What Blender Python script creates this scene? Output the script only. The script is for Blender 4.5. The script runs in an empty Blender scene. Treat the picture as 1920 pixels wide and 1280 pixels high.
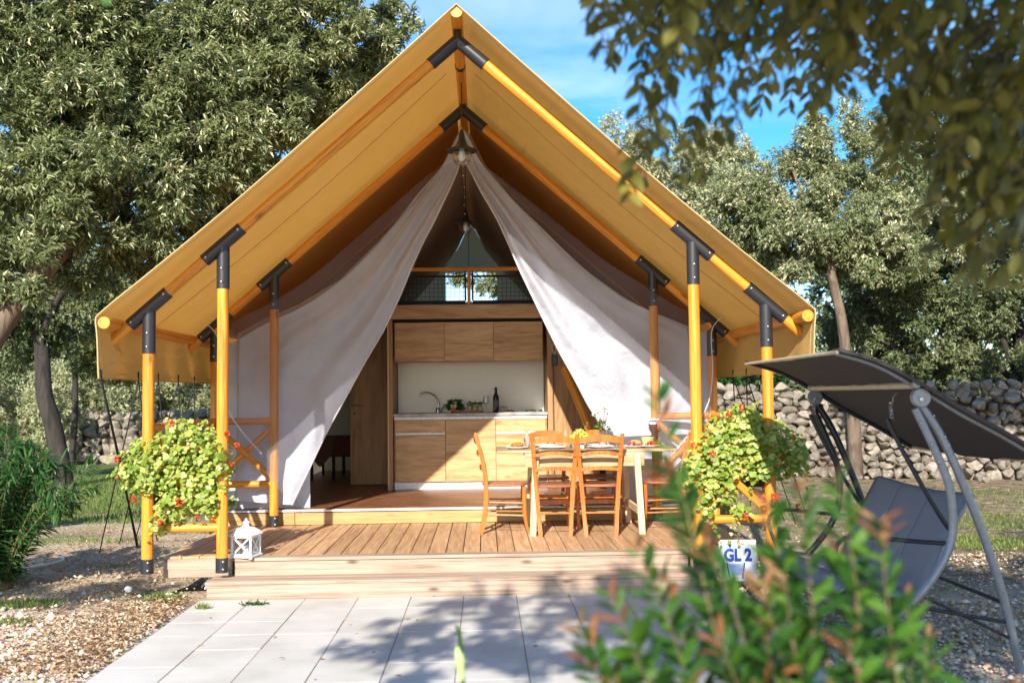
import bpy, bmesh, math, random
import numpy as np
from mathutils import Vector, Matrix, noise
R = math.radians
random.seed(7)
RNG = np.random.default_rng(11)
scene = bpy.context.scene
COL = scene.collection

# ------------------------------------------------------------------ camera
# metres; ground z=0, deck top z=0.28, front edge of the deck Y=0, tent axis X=0
CAM = Vector((0.19, -8.33, 1.55))
cam_d = bpy.data.cameras.new('camera')
cam = bpy.data.objects.new('camera', cam_d)
COL.objects.link(cam)
scene.camera = cam
cam_d.sensor_width = 36.0
FPX = 1900.0
cam_d.lens = FPX / 1920 * 36
cam_d.clip_start = 0.05
cam_d.clip_end = 600
MROT = (Matrix.Rotation(R(-1.6), 4, 'Z') @ Matrix.Rotation(R(93.15), 4, 'X') @ Matrix.Rotation(R(-0.7), 4, 'Z'))
cam.matrix_world = Matrix.Translation(CAM) @ MROT
cam_d.dof.use_dof = True
cam_d.dof.focus_distance = 9.6
cam_d.dof.aperture_fstop = 2.3

# ------------------------------------------------------------------ sky and sun
SUN_EL, SUN_DX, SUN_DY = 30.3, 0.226, 1.0          # light travels towards +Y and a little +X
world = bpy.data.worlds.new('World')
scene.world = world
world.use_nodes = True
wn, wl = world.node_tree.nodes, world.node_tree.links
wn.clear()
w_out = wn.new('ShaderNodeOutputWorld')
w_bg = wn.new('ShaderNodeBackground')
w_sky = wn.new('ShaderNodeTexSky')
w_sky.sky_type = 'NISHITA'
w_sky.sun_disc = False
w_sky.sun_elevation = R(SUN_EL)
w_sky.sun_rotation = math.pi + math.atan2(SUN_DX, SUN_DY)
w_sky.altitude = 50
w_sky.dust_density = 0.4
w_sky.ozone_density = 2.5
w_bg.inputs['Strength'].default_value = 0.13
w_co = wn.new('ShaderNodeTexCoord')
w_map = wn.new('ShaderNodeMapping'); w_map.inputs['Scale'].default_value = (1.2, 1.2, 5.0); w_map.inputs['Rotation'].default_value = (0.25, 0.2, 0)
w_n = wn.new('ShaderNodeTexNoise'); w_n.inputs['Scale'].default_value = 2.2; w_n.inputs['Detail'].default_value = 7; w_n.inputs['Roughness'].default_value = 0.55; w_n.inputs['Distortion'].default_value = 0.6
w_r = wn.new('ShaderNodeMapRange'); w_r.inputs['From Min'].default_value = 0.42; w_r.inputs['From Max'].default_value = 0.75; w_r.inputs['To Max'].default_value = 0.45
w_mix = wn.new('ShaderNodeMix'); w_mix.data_type = 'RGBA'
w_mix.inputs[7].default_value = (6.0, 6.4, 7.0, 1)
wl.new(w_co.outputs['Generated'], w_map.inputs['Vector']); wl.new(w_map.outputs[0], w_n.inputs['Vector'])
wl.new(w_n.outputs[0], w_r.inputs['Value']); wl.new(w_r.outputs[0], w_mix.inputs[0])
w_hs = wn.new('ShaderNodeHueSaturation'); w_hs.inputs['Saturation'].default_value = 1.45; wl.new(w_sky.outputs[0], w_hs.inputs['Color']); wl.new(w_hs.outputs[0], w_mix.inputs[6]); wl.new(w_mix.outputs[2], w_bg.inputs['Color'])
wl.new(w_bg.outputs[0], w_out.inputs['Surface'])

sun_d = bpy.data.lights.new('sun', 'SUN')
sun_d.energy = 5.0
sun_d.angle = R(0.53)
sun_d.color = (1.0, 0.94, 0.84)
sun = bpy.data.objects.new('sun', sun_d)
COL.objects.link(sun)
_h = math.hypot(SUN_DX, SUN_DY)
SUNV = Vector((SUN_DX, SUN_DY, -_h * math.tan(R(SUN_EL)))).normalized()
sun.rotation_euler = SUNV.to_track_quat('-Z', 'Y').to_euler()
sun.location = (-3, -20, 15)

scene.view_settings.view_transform = 'Standard'
scene.view_settings.look = 'None'
scene.view_settings.gamma = 1
scene.view_settings.use_curve_mapping = False
scene.view_settings.exposure = 0.92
try:
    scene.cycles.max_bounces = 10
    scene.cycles.transparent_max_bounces = 24
    scene.cycles.use_denoising = True
except Exception:
    pass

def at(px, py, Y):
    """real point on the vertical plane at depth Y that the surveyor's picture (1920x1280) shows at px,py"""
    d = MROT.to_3x3() @ Vector((px - 960.0, 640.0 - py, -FPX))
    t = (Y - CAM.y) / d.y
    return CAM + d * t
def at_z(px, py, z):
    d = MROT.to_3x3() @ Vector((px - 960.0, 640.0 - py, -FPX))
    t = (z - CAM.z) / d.z
    return CAM + d * t

# ------------------------------------------------------------------ node helpers
def new_mat(name):
    m = bpy.data.materials.new(name); m.use_nodes = True
    nt = m.node_tree
    b = nt.nodes['Principled BSDF']
    return m, nt, b
def N(nt, t, **kw):
    n = nt.nodes.new(t)
    for k, v in kw.items():
        if k in n.inputs: n.inputs[k].default_value = v
        else: setattr(n, k, v)
    return n
def ramp(nt, fac, stops):
    r = nt.nodes.new('ShaderNodeValToRGB')
    e = r.color_ramp.elements
    while len(e) > 1: e.remove(e[-1])
    e[0].position, e[0].color = stops[0][0], (*stops[0][1], 1)
    for p, c in stops[1:]:
        x = e.new(p); x.color = (*c, 1)
    nt.links.new(fac, r.inputs[0])
    return r.outputs[0]
def mixc(nt, fac, a, b, mode='MIX'):
    m = nt.nodes.new('ShaderNodeMix'); m.data_type = 'RGBA'; m.blend_type = mode
    for s, v in ((m.inputs[0], fac), (m.inputs[6], a), (m.inputs[7], b)):
        if hasattr(v, 'links') or hasattr(v, 'is_linked'): nt.links.new(v, s)
        elif isinstance(v, (int, float)): s.default_value = v
        else: s.default_value = (*v, 1)
    return m.outputs[2]
def mathn(nt, op, a, b=0.0, clamp=False):
    m = nt.nodes.new('ShaderNodeMath'); m.operation = op; m.use_clamp = clamp
    for s, v in ((m.inputs[0], a), (m.inputs[1], b)):
        if isinstance(v, (int, float)): s.default_value = v
        else: nt.links.new(v, s)
    return m.outputs[0]
def bump(nt, h, strength=0.3, dist=0.01, bsdf=None):
    bn = nt.nodes.new('ShaderNodeBump'); bn.inputs['Strength'].default_value = strength; bn.inputs['Distance'].default_value = dist
    nt.links.new(h, bn.inputs['Height'])
    if bsdf: nt.links.new(bn.outputs[0], bsdf.inputs['Normal'])
    return bn.outputs[0]

MATS = {}
def plain(name, col, rough=0.5, metal=0.0, spec=0.5, var=0.12, nscale=30.0, bmp=0.1):
    m, nt, b = new_mat(name)
    co = N(nt, 'ShaderNodeTexCoord')
    n = N(nt, 'ShaderNodeTexNoise', Scale=nscale, Detail=4.0)
    nt.links.new(co.outputs['Object'], n.inputs['Vector'])
    lo = tuple(c * (1 - var) for c in col); hi = tuple(min(1, c * (1 + var)) for c in col)
    nt.links.new(ramp(nt, n.outputs[0], [(0.3, lo), (0.7, hi)]), b.inputs['Base Color'])
    b.inputs['Roughness'].default_value = rough
    b.inputs['Metallic'].default_value = metal
    b.inputs['Specular IOR Level'].default_value = spec
    if bmp: bump(nt, n.outputs[0], bmp, 0.004, b)
    MATS[name] = m
    return m
def wood(name, lo, mid, hi, rough=0.45, coat=0.0, axis='Z', stretch=0.06, scale=26.0, knots=0.5, rndvar=0.25, world_co=False):
    """grain runs along the object's local axis"""
    m, nt, b = new_mat(name)
    co = N(nt, 'ShaderNodeTexCoord')
    oi = N(nt, 'ShaderNodeObjectInfo')
    mp = N(nt, 'ShaderNodeMapping')
    s = {'X': (stretch, 1, 1), 'Y': (1, stretch, 1), 'Z': (1, 1, stretch)}[axis]
    mp.inputs['Scale'].default_value = s
    src = co.outputs['Object']
    ad = N(nt, 'ShaderNodeVectorMath', operation='ADD')
    sc = N(nt, 'ShaderNodeVectorMath', operation='SCALE'); sc.inputs['Scale'].default_value = 37.0
    cx = N(nt, 'ShaderNodeCombineXYZ')
    for k in range(3): nt.links.new(oi.outputs['Random'], cx.inputs[k])
    nt.links.new(cx.outputs[0], sc.inputs[0])
    nt.links.new(src, ad.inputs[0]); nt.links.new(sc.outputs[0], ad.inputs[1])
    nt.links.new(ad.outputs[0], mp.inputs['Vector'])
    n1 = N(nt, 'ShaderNodeTexNoise', Scale=scale, Detail=6.0, Roughness=0.6, Distortion=1.2)
    nt.links.new(mp.outputs[0], n1.inputs['Vector'])
    n2 = N(nt, 'ShaderNodeTexNoise', Scale=scale * 5, Detail=3.0, Roughness=0.7)
    nt.links.new(mp.outputs[0], n2.inputs['Vector'])
    f = mathn(nt, 'ADD', mathn(nt, 'MULTIPLY', n1.outputs[0], 0.7), mathn(nt, 'MULTIPLY', n2.outputs[0], 0.3))
    c = ramp(nt, f, [(0.34, lo), (0.5, mid), (0.64, hi)])
    if knots:
        mp2 = N(nt, 'ShaderNodeMapping'); k = 0.35
        mp2.inputs['Scale'].default_value = tuple(k if v != 1 else 1 for v in s)
        nt.links.new(ad.outputs[0], mp2.inputs['Vector'])
        vo = N(nt, 'ShaderNodeTexVoronoi', Scale=5.5); nt.links.new(mp2.outputs[0], vo.inputs['Vector'])
        kf = N(nt, 'ShaderNodeMapRange'); kf.inputs['From Min'].default_value = 0.03; kf.inputs['From Max'].default_value = 0.13
        kf.inputs['To Min'].default_value = knots; kf.inputs['To Max'].default_value = 0
        nt.links.new(vo.outputs['Distance'], kf.inputs['Value'])
        c = mixc(nt, kf.outputs[0], c, tuple(v * 0.35 for v in lo))
    if rndvar:
        v = mathn(nt, 'ADD', mathn(nt, 'MULTIPLY', oi.outputs['Random'], rndvar), 1 - rndvar / 2)
        hs = N(nt, 'ShaderNodeHueSaturation'); nt.links.new(v, hs.inputs['Value']); nt.links.new(c, hs.inputs['Color'])
        c = hs.outputs[0]
    nt.links.new(c, b.inputs['Base Color'])
    b.inputs['Roughness'].default_value = rough
    b.inputs['Coat Weight'].default_value = coat
    b.inputs['Coat Roughness'].default_value = 0.25
    bump(nt, f, 0.35, 0.002, b)
    MATS[name] = m
    return m

wood('amber_wood', (.36, .11, .010), (.66, .255, .018), (.78, .36, .04), rough=.5, coat=.08, scale=24, stretch=.035, knots=.75, rndvar=.16)
wood('deck_wood', (.30, .16, .075), (.47, .28, .145), (.58, .38, .21), rough=.62, scale=22, knots=.45, rndvar=.3)
wood('step_wood', (.18, .115, .075), (.36, .255, .185), (.45, .34, .26), rough=.7, scale=26, knots=.85, rndvar=.14, stretch=.03)
wood('sill_wood', (.30, .15, .045), (.44, .255, .095), (.52, .32, .14), rough=.5, scale=16, knots=.6, rndvar=.1, stretch=.05)
wood('oak_panel', (.30, .15, .055), (.50, .30, .13), (.60, .39, .19), rough=.5, axis='X', scale=9, stretch=.12, knots=.5, rndvar=.1)
wood('oak_door', (.20, .095, .035), (.33, .18, .07), (.40, .23, .10), rough=.5, axis='Z', scale=9, stretch=.12, knots=.4, rndvar=.1)
wood('chair_wood', (.30, .08, .014), (.44, .135, .022), (.52, .18, .03), rough=.3, coat=.35, scale=22, knots=0, rndvar=.12)
wood('seat_wood', (.20, .06, .03), (.32, .11, .05), (.40, .16, .08), rough=.35, coat=.3, axis='X', scale=22, knots=0, rndvar=.12)
wood('beech', (.52, .36, .18), (.64, .47, .27), (.72, .56, .35), rough=.5, scale=22, knots=0, rndvar=.05)
wood('table_top', (.30, .19, .09), (.44, .30, .16), (.52, .37, .21), rough=.4, axis='X', scale=18, stretch=.1, knots=.2, rndvar=.05)
plain('black_metal', (.018, .019, .024), rough=.38, metal=.0, spec=.6, bmp=.05, nscale=200)
plain('bolt_steel', (.55, .55, .55), rough=.3, metal=1, bmp=0)
plain('white_paint', (.78, .78, .78), rough=.4)
plain('alu_white', (.72, .73, .75), rough=.35)
plain('worktop', (.34, .33, .32), rough=.35, var=.3, nscale=8)
plain('backsplash', (.62, .61, .58), rough=.22, var=.02, bmp=0)
plain('chrome', (.65, .66, .68), rough=.12, metal=1, bmp=0, var=.02)
plain('dark_gap', (.012, .01, .01), rough=.8)
plain('rope_black', (.02, .02, .025), rough=.8)
plain('ceramic', (.80, .81, .84), rough=.15, var=.02, bmp=0)
plain('plate_blue', (.55, .65, .74), rough=.2, var=.03, bmp=0)
plain('maroon_fabric', (.10, .035, .025), rough=.9, bmp=.4)
plain('grey_metal', (.24, .26, .29), rough=.3, metal=.3, bmp=.05)
plain('dark_tube', (.02, .022, .03), rough=.35, bmp=0)
plain('sand_tube', (.45, .38, .26), rough=.4, bmp=0)
plain('sling_fabric', (.20, .22, .26), rough=.8, nscale=300, bmp=.3)
plain('canopy_fabric', (.055, .044, .042), rough=.85, nscale=300, bmp=.3)

def fabric(name, col, trans, tmix=0.45, rough=.85, weave=500.0, bmp=0.15, mott=.08, wr=0.25):
    m, nt, b = new_mat(name)
    out = nt.nodes['Material Output']
    co = N(nt, 'ShaderNodeTexCoord')
    n = N(nt, 'ShaderNodeTexNoise', Scale=1.7, Detail=5.0)
    nt.links.new(co.outputs['Object'], n.inputs['Vector'])
    c = ramp(nt, n.outputs[0], [(0.3, tuple(v * (1 - mott) for v in col)), (0.7, tuple(min(1, v * (1 + mott)) for v in col))])
    nt.links.new(c, b.inputs['Base Color'])
    b.inputs['Roughness'].default_value = rough
    b.inputs['Specular IOR Level'].default_value = .2
    mp = N(nt, 'ShaderNodeMapping'); mp.inputs['Scale'].default_value = (1, .35, 1); mp.inputs['Rotation'].default_value = (.2, .3, .5)
    nt.links.new(co.outputs['Object'], mp.inputs[0])
    n2 = N(nt, 'ShaderNodeTexNoise', Scale=7.0, Detail=4.0, Distortion=.8); nt.links.new(mp.outputs[0], n2.inputs['Vector'])
    nrm = bump(nt, n2.outputs[0], wr, 0.05, b)
    tr = N(nt, 'ShaderNodeBsdfTranslucent'); tr.inputs[0].default_value = (*trans, 1)
    nt.links.new(nrm, tr.inputs['Normal'])
    mx = N(nt, 'ShaderNodeMixShader'); mx.inputs[0].default_value = tmix
    nt.links.new(b.outputs[0], mx.inputs[1]); nt.links.new(tr.outputs[0], mx.inputs[2])
    nt.links.new(mx.outputs[0], out.inputs['Surface'])
    MATS[name] = m
    return m
fabric('roof_canvas', (.54, .34, .12), (.68, .33, .06), .27)
fabric('hem_canvas', (.62, .45, .22), (.5, .4, .2), .2)
fabric('white_canvas', (.68, .71, .80), (.58, .61, .70), .25, wr=.5)
fabric('shade_brown', (.36, .18, .055), (.4, .2, .06), .2)
fabric('liner_canvas', (.66, .56, .42), (.6, .50, .34), .35)

def gauze(name, col, alpha):
    m, nt, b = new_mat(name)
    out = nt.nodes['Material Output']
    b.inputs['Base Color'].default_value = (*col, 1); b.inputs['Roughness'].default_value = .9
    tp = N(nt, 'ShaderNodeBsdfTransparent')
    mx = N(nt, 'ShaderNodeMixShader')
    co = N(nt, 'ShaderNodeTexCoord'); n = N(nt, 'ShaderNodeTexNoise', Scale=3.0, Detail=3.0); nt.links.new(co.outputs['Object'], n.inputs['Vector'])
    mr = N(nt, 'ShaderNodeMapRange'); mr.inputs['To Min'].default_value = alpha - .06; mr.inputs['To Max'].default_value = alpha + .06
    mr.inputs['From Min'].default_value = .3; mr.inputs['From Max'].default_value = .7
    nt.links.new(n.outputs[0], mr.inputs['Value']); nt.links.new(mr.outputs[0], mx.inputs[0])
    nt.links.new(tp.outputs[0], mx.inputs[1]); nt.links.new(b.outputs[0], mx.inputs[2])
    nt.links.new(mx.outputs[0], out.inputs['Surface'])
    MATS[name] = m
gauze('gauze', (.21, .21, .25), .25)
def glass(name, col=(1, 1, 1), rough=0.0, thin=True):
    m, nt, b = new_mat(name)
    out = nt.nodes['Material Output']
    g = N(nt, 'ShaderNodeBsdfGlossy'); g.inputs['Roughness'].default_value = .03
    tp = N(nt, 'ShaderNodeBsdfTransparent'); tp.inputs[0].default_value = (*col, 1)
    lw = N(nt, 'ShaderNodeLayerWeight'); lw.inputs[0].default_value = .45
    f = mathn(nt, 'ADD', mathn(nt, 'MULTIPLY', lw.outputs['Facing'], .55), .09, True)
    mx = N(nt, 'ShaderNodeMixShader'); nt.links.new(f, mx.inputs[0])
    nt.links.new(tp.outputs[0], mx.inputs[1]); nt.links.new(g.outputs[0], mx.inputs[2])
    nt.links.new(mx.outputs[0], out.inputs['Surface'])
    MATS[name] = m
glass('clear_glass', (.93, .95, .95))

def leafmat(name, c1, c2, c3, rough=.42, trans=.35, spec=.5, tcol=None):
    """c1..c3 vary from leaf to leaf with the 'rnd' attribute"""
    m, nt, b = new_mat(name)
    out = nt.nodes['Material Output']
    a = N(nt, 'ShaderNodeAttribute'); a.attribute_name = 'rnd'
    oi = N(nt, 'ShaderNodeObjectInfo')
    f = mathn(nt, 'FRACT', mathn(nt, 'ADD', a.outputs['Fac'], oi.outputs['Random']))
    c = ramp(nt, f, [(0.0, c1), (0.55, c2), (0.93, c3), (1.0, c3)])
    nt.links.new(c, b.inputs['Base Color'])
    b.inputs['Roughness'].default_value = rough
    b.inputs['Specular IOR Level'].default_value = spec
    tr = N(nt, 'ShaderNodeBsdfTranslucent')
    tc = mixc(nt, .6, c, tcol or tuple(min(1, 1.6 * v) for v in c2))
    nt.links.new(tc, tr.inputs[0])
    mx = N(nt, 'ShaderNodeMixShader'); mx.inputs[0].default_value = trans
    nt.links.new(b.outputs[0], mx.inputs[1]); nt.links.new(tr.outputs[0], mx.inputs[2])
    nt.links.new(mx.outputs[0], out.inputs['Surface'])
    MATS[name] = m
leafmat('oak_leaf', (.07, .10, .035), (.28, .31, .13), (.60, .57, .34), rough=.36, trans=.3, spec=.6)  # pale end puts sunlit cream highlights into the leaf colour
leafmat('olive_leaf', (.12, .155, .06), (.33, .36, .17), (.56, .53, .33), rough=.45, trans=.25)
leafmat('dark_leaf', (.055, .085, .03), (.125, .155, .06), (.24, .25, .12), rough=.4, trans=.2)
leafmat('yellowgreen_leaf', (.10, .13, .03), (.19, .21, .06), (.30, .28, .11), rough=.5, trans=.3)
leafmat('overhang_leaf', (.035, .05, .012), (.09, .10, .018), (.22, .20, .035), rough=.4, trans=.35, tcol=(.32, .27, .03))
leafmat('oleander_leaf', (.02, .065, .016), (.04, .11, .025), (.08, .17, .04), rough=.35, trans=.3, tcol=(.12, .30, .05))
leafmat('bush_leaf', (.018, .06, .010), (.034, .105, .014), (.085, .19, .02), rough=.4, trans=.35, tcol=(.12, .32, .03))
leafmat('red_leaf', (.22, .075, .035), (.30, .12, .05), (.30, .18, .07), rough=.45, trans=.4, tcol=(.45, .16, .06))
leafmat('geranium_leaf', (.12, .22, .025), (.30, .38, .05), (.56, .54, .18), rough=.5, trans=.35, tcol=(.55, .60, .07))
leafmat('red_petal', (.62, .05, .015), (.75, .09, .03), (.70, .16, .06), rough=.6, trans=.3, tcol=(.8, .1, .02))
leafmat('grass_blade', (.10, .17, .03), (.17, .25, .05), (.30, .30, .10), rough=.6, trans=.35)
leafmat('dry_leaf', (.24, .13, .06), (.44, .29, .15), (.62, .48, .31), rough=.7, trans=.15)
leafmat('gravel', (.34, .22, .14), (.56, .42, .30), (.74, .64, .52), rough=.85, trans=0.0, spec=.2)

def bark(name, a, b_, sc=6):
    m, nt, b = new_mat(name)
    co = N(nt, 'ShaderNodeTexCoord'); mp = N(nt, 'ShaderNodeMapping'); mp.inputs['Scale'].default_value = (1, 1, .25)
    nt.links.new(co.outputs['Object'], mp.inputs[0])
    n = N(nt, 'ShaderNodeTexNoise', Scale=float(sc), Detail=8.0, Roughness=.65, Distortion=1.0); nt.links.new(mp.outputs[0], n.inputs['Vector'])
    nt.links.new(ramp(nt, n.outputs[0], [(.35, a), (.65, b_)]), b.inputs['Base Color'])
    b.inputs['Roughness'].default_value = .9
    bump(nt, n.outputs[0], .9, .04, b)
    MATS[name] = m
bark('bark', (.06, .04, .028), (.20, .145, .10))
bark('dark_bark', (.014, .011, .009), (.05, .04, .032))
bark('stem_bark', (.16, .12, .05), (.30, .22, .10), 20)

def stonemat():
    m, nt, b = new_mat('limestone')
    co = N(nt, 'ShaderNodeTexCoord'); oi = N(nt, 'ShaderNodeObjectInfo')
    ad = N(nt, 'ShaderNodeVectorMath', operation='ADD')
    sc = N(nt, 'ShaderNodeVectorMath', operation='SCALE'); sc.inputs['Scale'].default_value = 50.0
    cx = N(nt, 'ShaderNodeCombineXYZ')
    for k in range(3): nt.links.new(oi.outputs['Random'], cx.inputs[k])
    nt.links.new(cx.outputs[0], sc.inputs[0]); nt.links.new(co.outputs['Object'], ad.inputs[0]); nt.links.new(sc.outputs[0], ad.inputs[1])
    n = N(nt, 'ShaderNodeTexNoise', Scale=5.0, Detail=8.0, Roughness=.62); nt.links.new(ad.outputs[0], n.inputs['Vector'])
    n2 = N(nt, 'ShaderNodeTexNoise', Scale=22.0, Detail=5.0); nt.links.new(ad.outputs[0], n2.inputs['Vector'])
    c = ramp(nt, n.outputs[0], [(.3, (.09, .07, .05)), (.5, (.23, .195, .155)), (.68, (.40, .36, .30))])
    c = mixc(nt, mathn(nt, 'MULTIPLY', n2.outputs[0], .5), c, (.30, .25, .19), 'MIX')
    hs = N(nt, 'ShaderNodeHueSaturation'); nt.links.new(mathn(nt, 'ADD', mathn(nt, 'MULTIPLY', oi.outputs['Random'], .6), .72), hs.inputs['Value']); nt.links.new(c, hs.inputs['Color'])
    nt.links.new(hs.outputs[0], b.inputs['Base Color']); b.inputs['Roughness'].default_value = .9
    bump(nt, n2.outputs[0], .6, .03, b)
    MATS['limestone'] = m
stonemat()

def slabmat():
    m, nt, b = new_mat('concrete_slab')
    co = N(nt, 'ShaderNodeTexCoord'); ge = N(nt, 'ShaderNodeNewGeometry'); oi = N(nt, 'ShaderNodeObjectInfo')
    n = N(nt, 'ShaderNodeTexNoise', Scale=1.3, Detail=7.0, Roughness=.6); nt.links.new(ge.outputs['Position'], n.inputs['Vector'])
    n2 = N(nt, 'ShaderNodeTexNoise', Scale=90.0, Detail=3.0); nt.links.new(ge.outputs['Position'], n2.inputs['Vector'])
    mp = N(nt, 'ShaderNodeMapping'); mp.inputs['Scale'].default_value = (.6, 6, 1); nt.links.new(ge.outputs['Position'], mp.inputs[0])
    n3 = N(nt, 'ShaderNodeTexNoise', Scale=3.0, Detail=4.0); nt.links.new(mp.outputs[0], n3.inputs['Vector'])
    c = ramp(nt, n.outputs[0], [(.3, (.36, .34, .30)), (.5, (.50, .48, .445)), (.7, (.60, .585, .555))])
    c = mixc(nt, mathn(nt, 'MULTIPLY', n2.outputs[0], .35), c, (.46, .43, .38))
    c = mixc(nt, mathn(nt, 'MULTIPLY', n3.outputs[0], .3), c, (.58, .52, .43))
    hs = N(nt, 'ShaderNodeHueSaturation'); nt.links.new(mathn(nt, 'ADD', mathn(nt, 'MULTIPLY', oi.outputs['Random'], .12), .94), hs.inputs['Value']); nt.links.new(c, hs.inputs['Color'])
    nt.links.new(hs.outputs[0], b.inputs['Base Color']); b.inputs['Roughness'].default_value = .8
    bump(nt, n2.outputs[0], .25, .003, b)
    MATS['concrete_slab'] = m
slabmat()

def parquet():
    m, nt, b = new_mat('parquet')
    ge = N(nt, 'ShaderNodeNewGeometry')
    mp = N(nt, 'ShaderNodeMapping'); mp.inputs['Rotation'].default_value = (0, 0, R(0))
    nt.links.new(ge.outputs['Position'], mp.inputs[0])
    br = N(nt, 'ShaderNodeTexBrick'); br.inputs['Scale'].default_value = 1.0
    br.inputs['Brick Width'].default_value = .16; br.inputs['Row Height'].default_value = .06; br.inputs['Mortar Size'].default_value = .002
    br.inputs['Color1'].default_value = (.10, .035, .016, 1); br.inputs['Color2'].default_value = (.30, .13, .06, 1); br.inputs['Mortar'].default_value = (.03, .012, .008, 1)
    nt.links.new(mp.outputs[0], br.inputs['Vector'])
    n = N(nt, 'ShaderNodeTexNoise', Scale=8.0, Detail=4.0); nt.links.new(ge.outputs['Position'], n.inputs['Vector'])
    c = mixc(nt, mathn(nt, 'MULTIPLY', n.outputs[0], .6), br.outputs[0], (.22, .09, .04))
    nt.links.new(c, b.inputs['Base Color']); b.inputs['Roughness'].default_value = .42
    MATS['parquet'] = m
parquet()

def groundmat():
    m, nt, b = new_mat('ground_soil')
    ge = N(nt, 'ShaderNodeNewGeometry')
    def noi(s, d=6.0, rgh=.6):
        n = N(nt, 'ShaderNodeTexNoise', Scale=s, Detail=d, Roughness=rgh); nt.links.new(ge.outputs['Position'], n.inputs['Vector']); return n.outputs[0]
    big, med, fine = noi(.35), noi(1.4), noi(28.0, 4.0)
    vo = N(nt, 'ShaderNodeTexVoronoi', Scale=32.0); nt.links.new(ge.outputs['Position'], vo.inputs['Vector'])
    soil = ramp(nt, fine, [(.3, (.20, .12, .07)), (.5, (.38, .26, .17)), (.7, (.56, .43, .31))])
    gravel = mixc(nt, .5, ramp(nt, fine, [(.3, (.40, .29, .20)), (.7, (.70, .58, .46))]), vo.outputs['Color'], 'SOFT_LIGHT')
    grass = ramp(nt, fine, [(.3, (.05, .075, .02)), (.55, (.12, .16, .045)), (.75, (.22, .24, .09))])
    dry = ramp(nt, fine, [(.3, (.38, .28, .17)), (.7, (.66, .56, .40))])
    xyz = N(nt, 'ShaderNodeSeparateXYZ'); nt.links.new(ge.outputs['Position'], xyz.inputs[0])
    def mr(v, a, b2):
        r = N(nt, 'ShaderNodeMapRange'); r.inputs['From Min'].default_value = a; r.inputs['From Max'].default_value = b2
        nt.links.new(v, r.inputs['Value']); return r.outputs[0]
    # gravel near the path, dry ground beside the tent, grass further off
    g1 = mr(mathn(nt, 'ADD', mathn(nt, 'MULTIPLY', xyz.outputs[1], -1.0), mathn(nt, 'MULTIPLY', med, 1.2)), .6, 1.6)
    c = mixc(nt, mr(med, .4, .62), soil, dry)
    c = mixc(nt, g1, c, gravel)
    far = mathn(nt, 'MULTIPLY', mr(mathn(nt, 'ADD', xyz.outputs[1], mathn(nt, 'MULTIPLY', big, 5.0)), 6.5, 9.5), mathn(nt, 'SUBTRACT', 1.0, mathn(nt, 'MULTIPLY', mr(xyz.outputs[0], 1.0, 4.0), .8)))
    c = mixc(nt, far, c, grass)
    c = mixc(nt, mathn(nt, 'MULTIPLY', mr(xyz.outputs[0], 2.8, 4.2), mr(mathn(nt, 'ADD', xyz.outputs[1], med), -.6, .8)), c, ramp(nt, noi(6.0, 8.0, .7), [(.35, (.10, .07, .04)), (.5, (.22, .165, .10)), (.66, (.46, .36, .24))]))
    pat = mathn(nt, 'MULTIPLY', mr(noi(.9, 5.0), .55, .66), .75)
    c = mixc(nt, pat, c, grass)
    nt.links.new(c, b.inputs['Base Color']); b.inputs['Roughness'].default_value = .95
    b.inputs['Specular IOR Level'].default_value = .15
    bump(nt, mathn(nt, 'ADD', fine, mathn(nt, 'MULTIPLY', vo.outputs['Distance'], .6)), .9, .03, b)
    MATS['ground_soil'] = m
groundmat()

# ------------------------------------------------------------------ object helpers
def tag(o, label=None, cat=None, group=None, kind=None):
    if label: o['label'] = label
    if cat: o['category'] = cat
    if group: o['group'] = group
    if kind: o['kind'] = kind
    return o
def empty(name, loc=(0, 0, 0), rz=0.0, label=None, cat=None, group=None):
    o = bpy.data.objects.new(name, None); COL.objects.link(o)
    o.empty_display_size = .1
    o.location = loc; o.rotation_euler = (0, 0, rz)
    return tag(o, label, cat, group)
def link(name, me, mat=None, parent=None):
    o = bpy.data.objects.new(name, me); COL.objects.link(o)
    if mat and not me.materials: me.materials.append(MATS[mat])
    if parent is not None: o.parent = parent
    return o
def bm_obj(name, bm, mat, parent=None, smooth=False, matrix=None):
    me = bpy.data.meshes.new(name); bm.to_mesh(me); bm.free()
    if smooth:
        me.shade_smooth()
        try: me.set_sharp_from_angle(angle=R(38))
        except Exception: pass
    o = link(name, me, mat, parent)
    if matrix is not None: o.matrix_local = matrix
    return o
def raw(name, V, F, mat, parent=None, smooth=True, rnd=None, angle=None):
    """V (n,3), F (m,k) all faces with k corners"""
    V = np.asarray(V, dtype=np.float32); F = np.asarray(F, dtype=np.int32)
    me = bpy.data.meshes.new(name)
    me.vertices.add(len(V)); me.vertices.foreach_set('co', V.ravel())
    k = F.shape[1]
    me.loops.add(F.size); me.loops.foreach_set('vertex_index', F.ravel())
    me.polygons.add(len(F)); me.polygons.foreach_set('loop_start', np.arange(0, F.size, k, dtype=np.int32))
    try: me.polygons.foreach_set('loop_total', np.full(len(F), k, dtype=np.int32))
    except Exception: pass
    if rnd is not None:
        a = me.attributes.new('rnd', 'FLOAT', 'FACE'); a.data.foreach_set('value', np.asarray(rnd, dtype=np.float32))
    me.update(calc_edges=True)
    me.validate()
    if smooth:
        me.polygons.foreach_set('use_smooth', np.ones(len(me.polygons), dtype=bool))
        if angle:
            try: me.set_sharp_from_angle(angle=R(angle))
            except Exception: pass
    return link(name, me, mat, parent)

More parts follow.
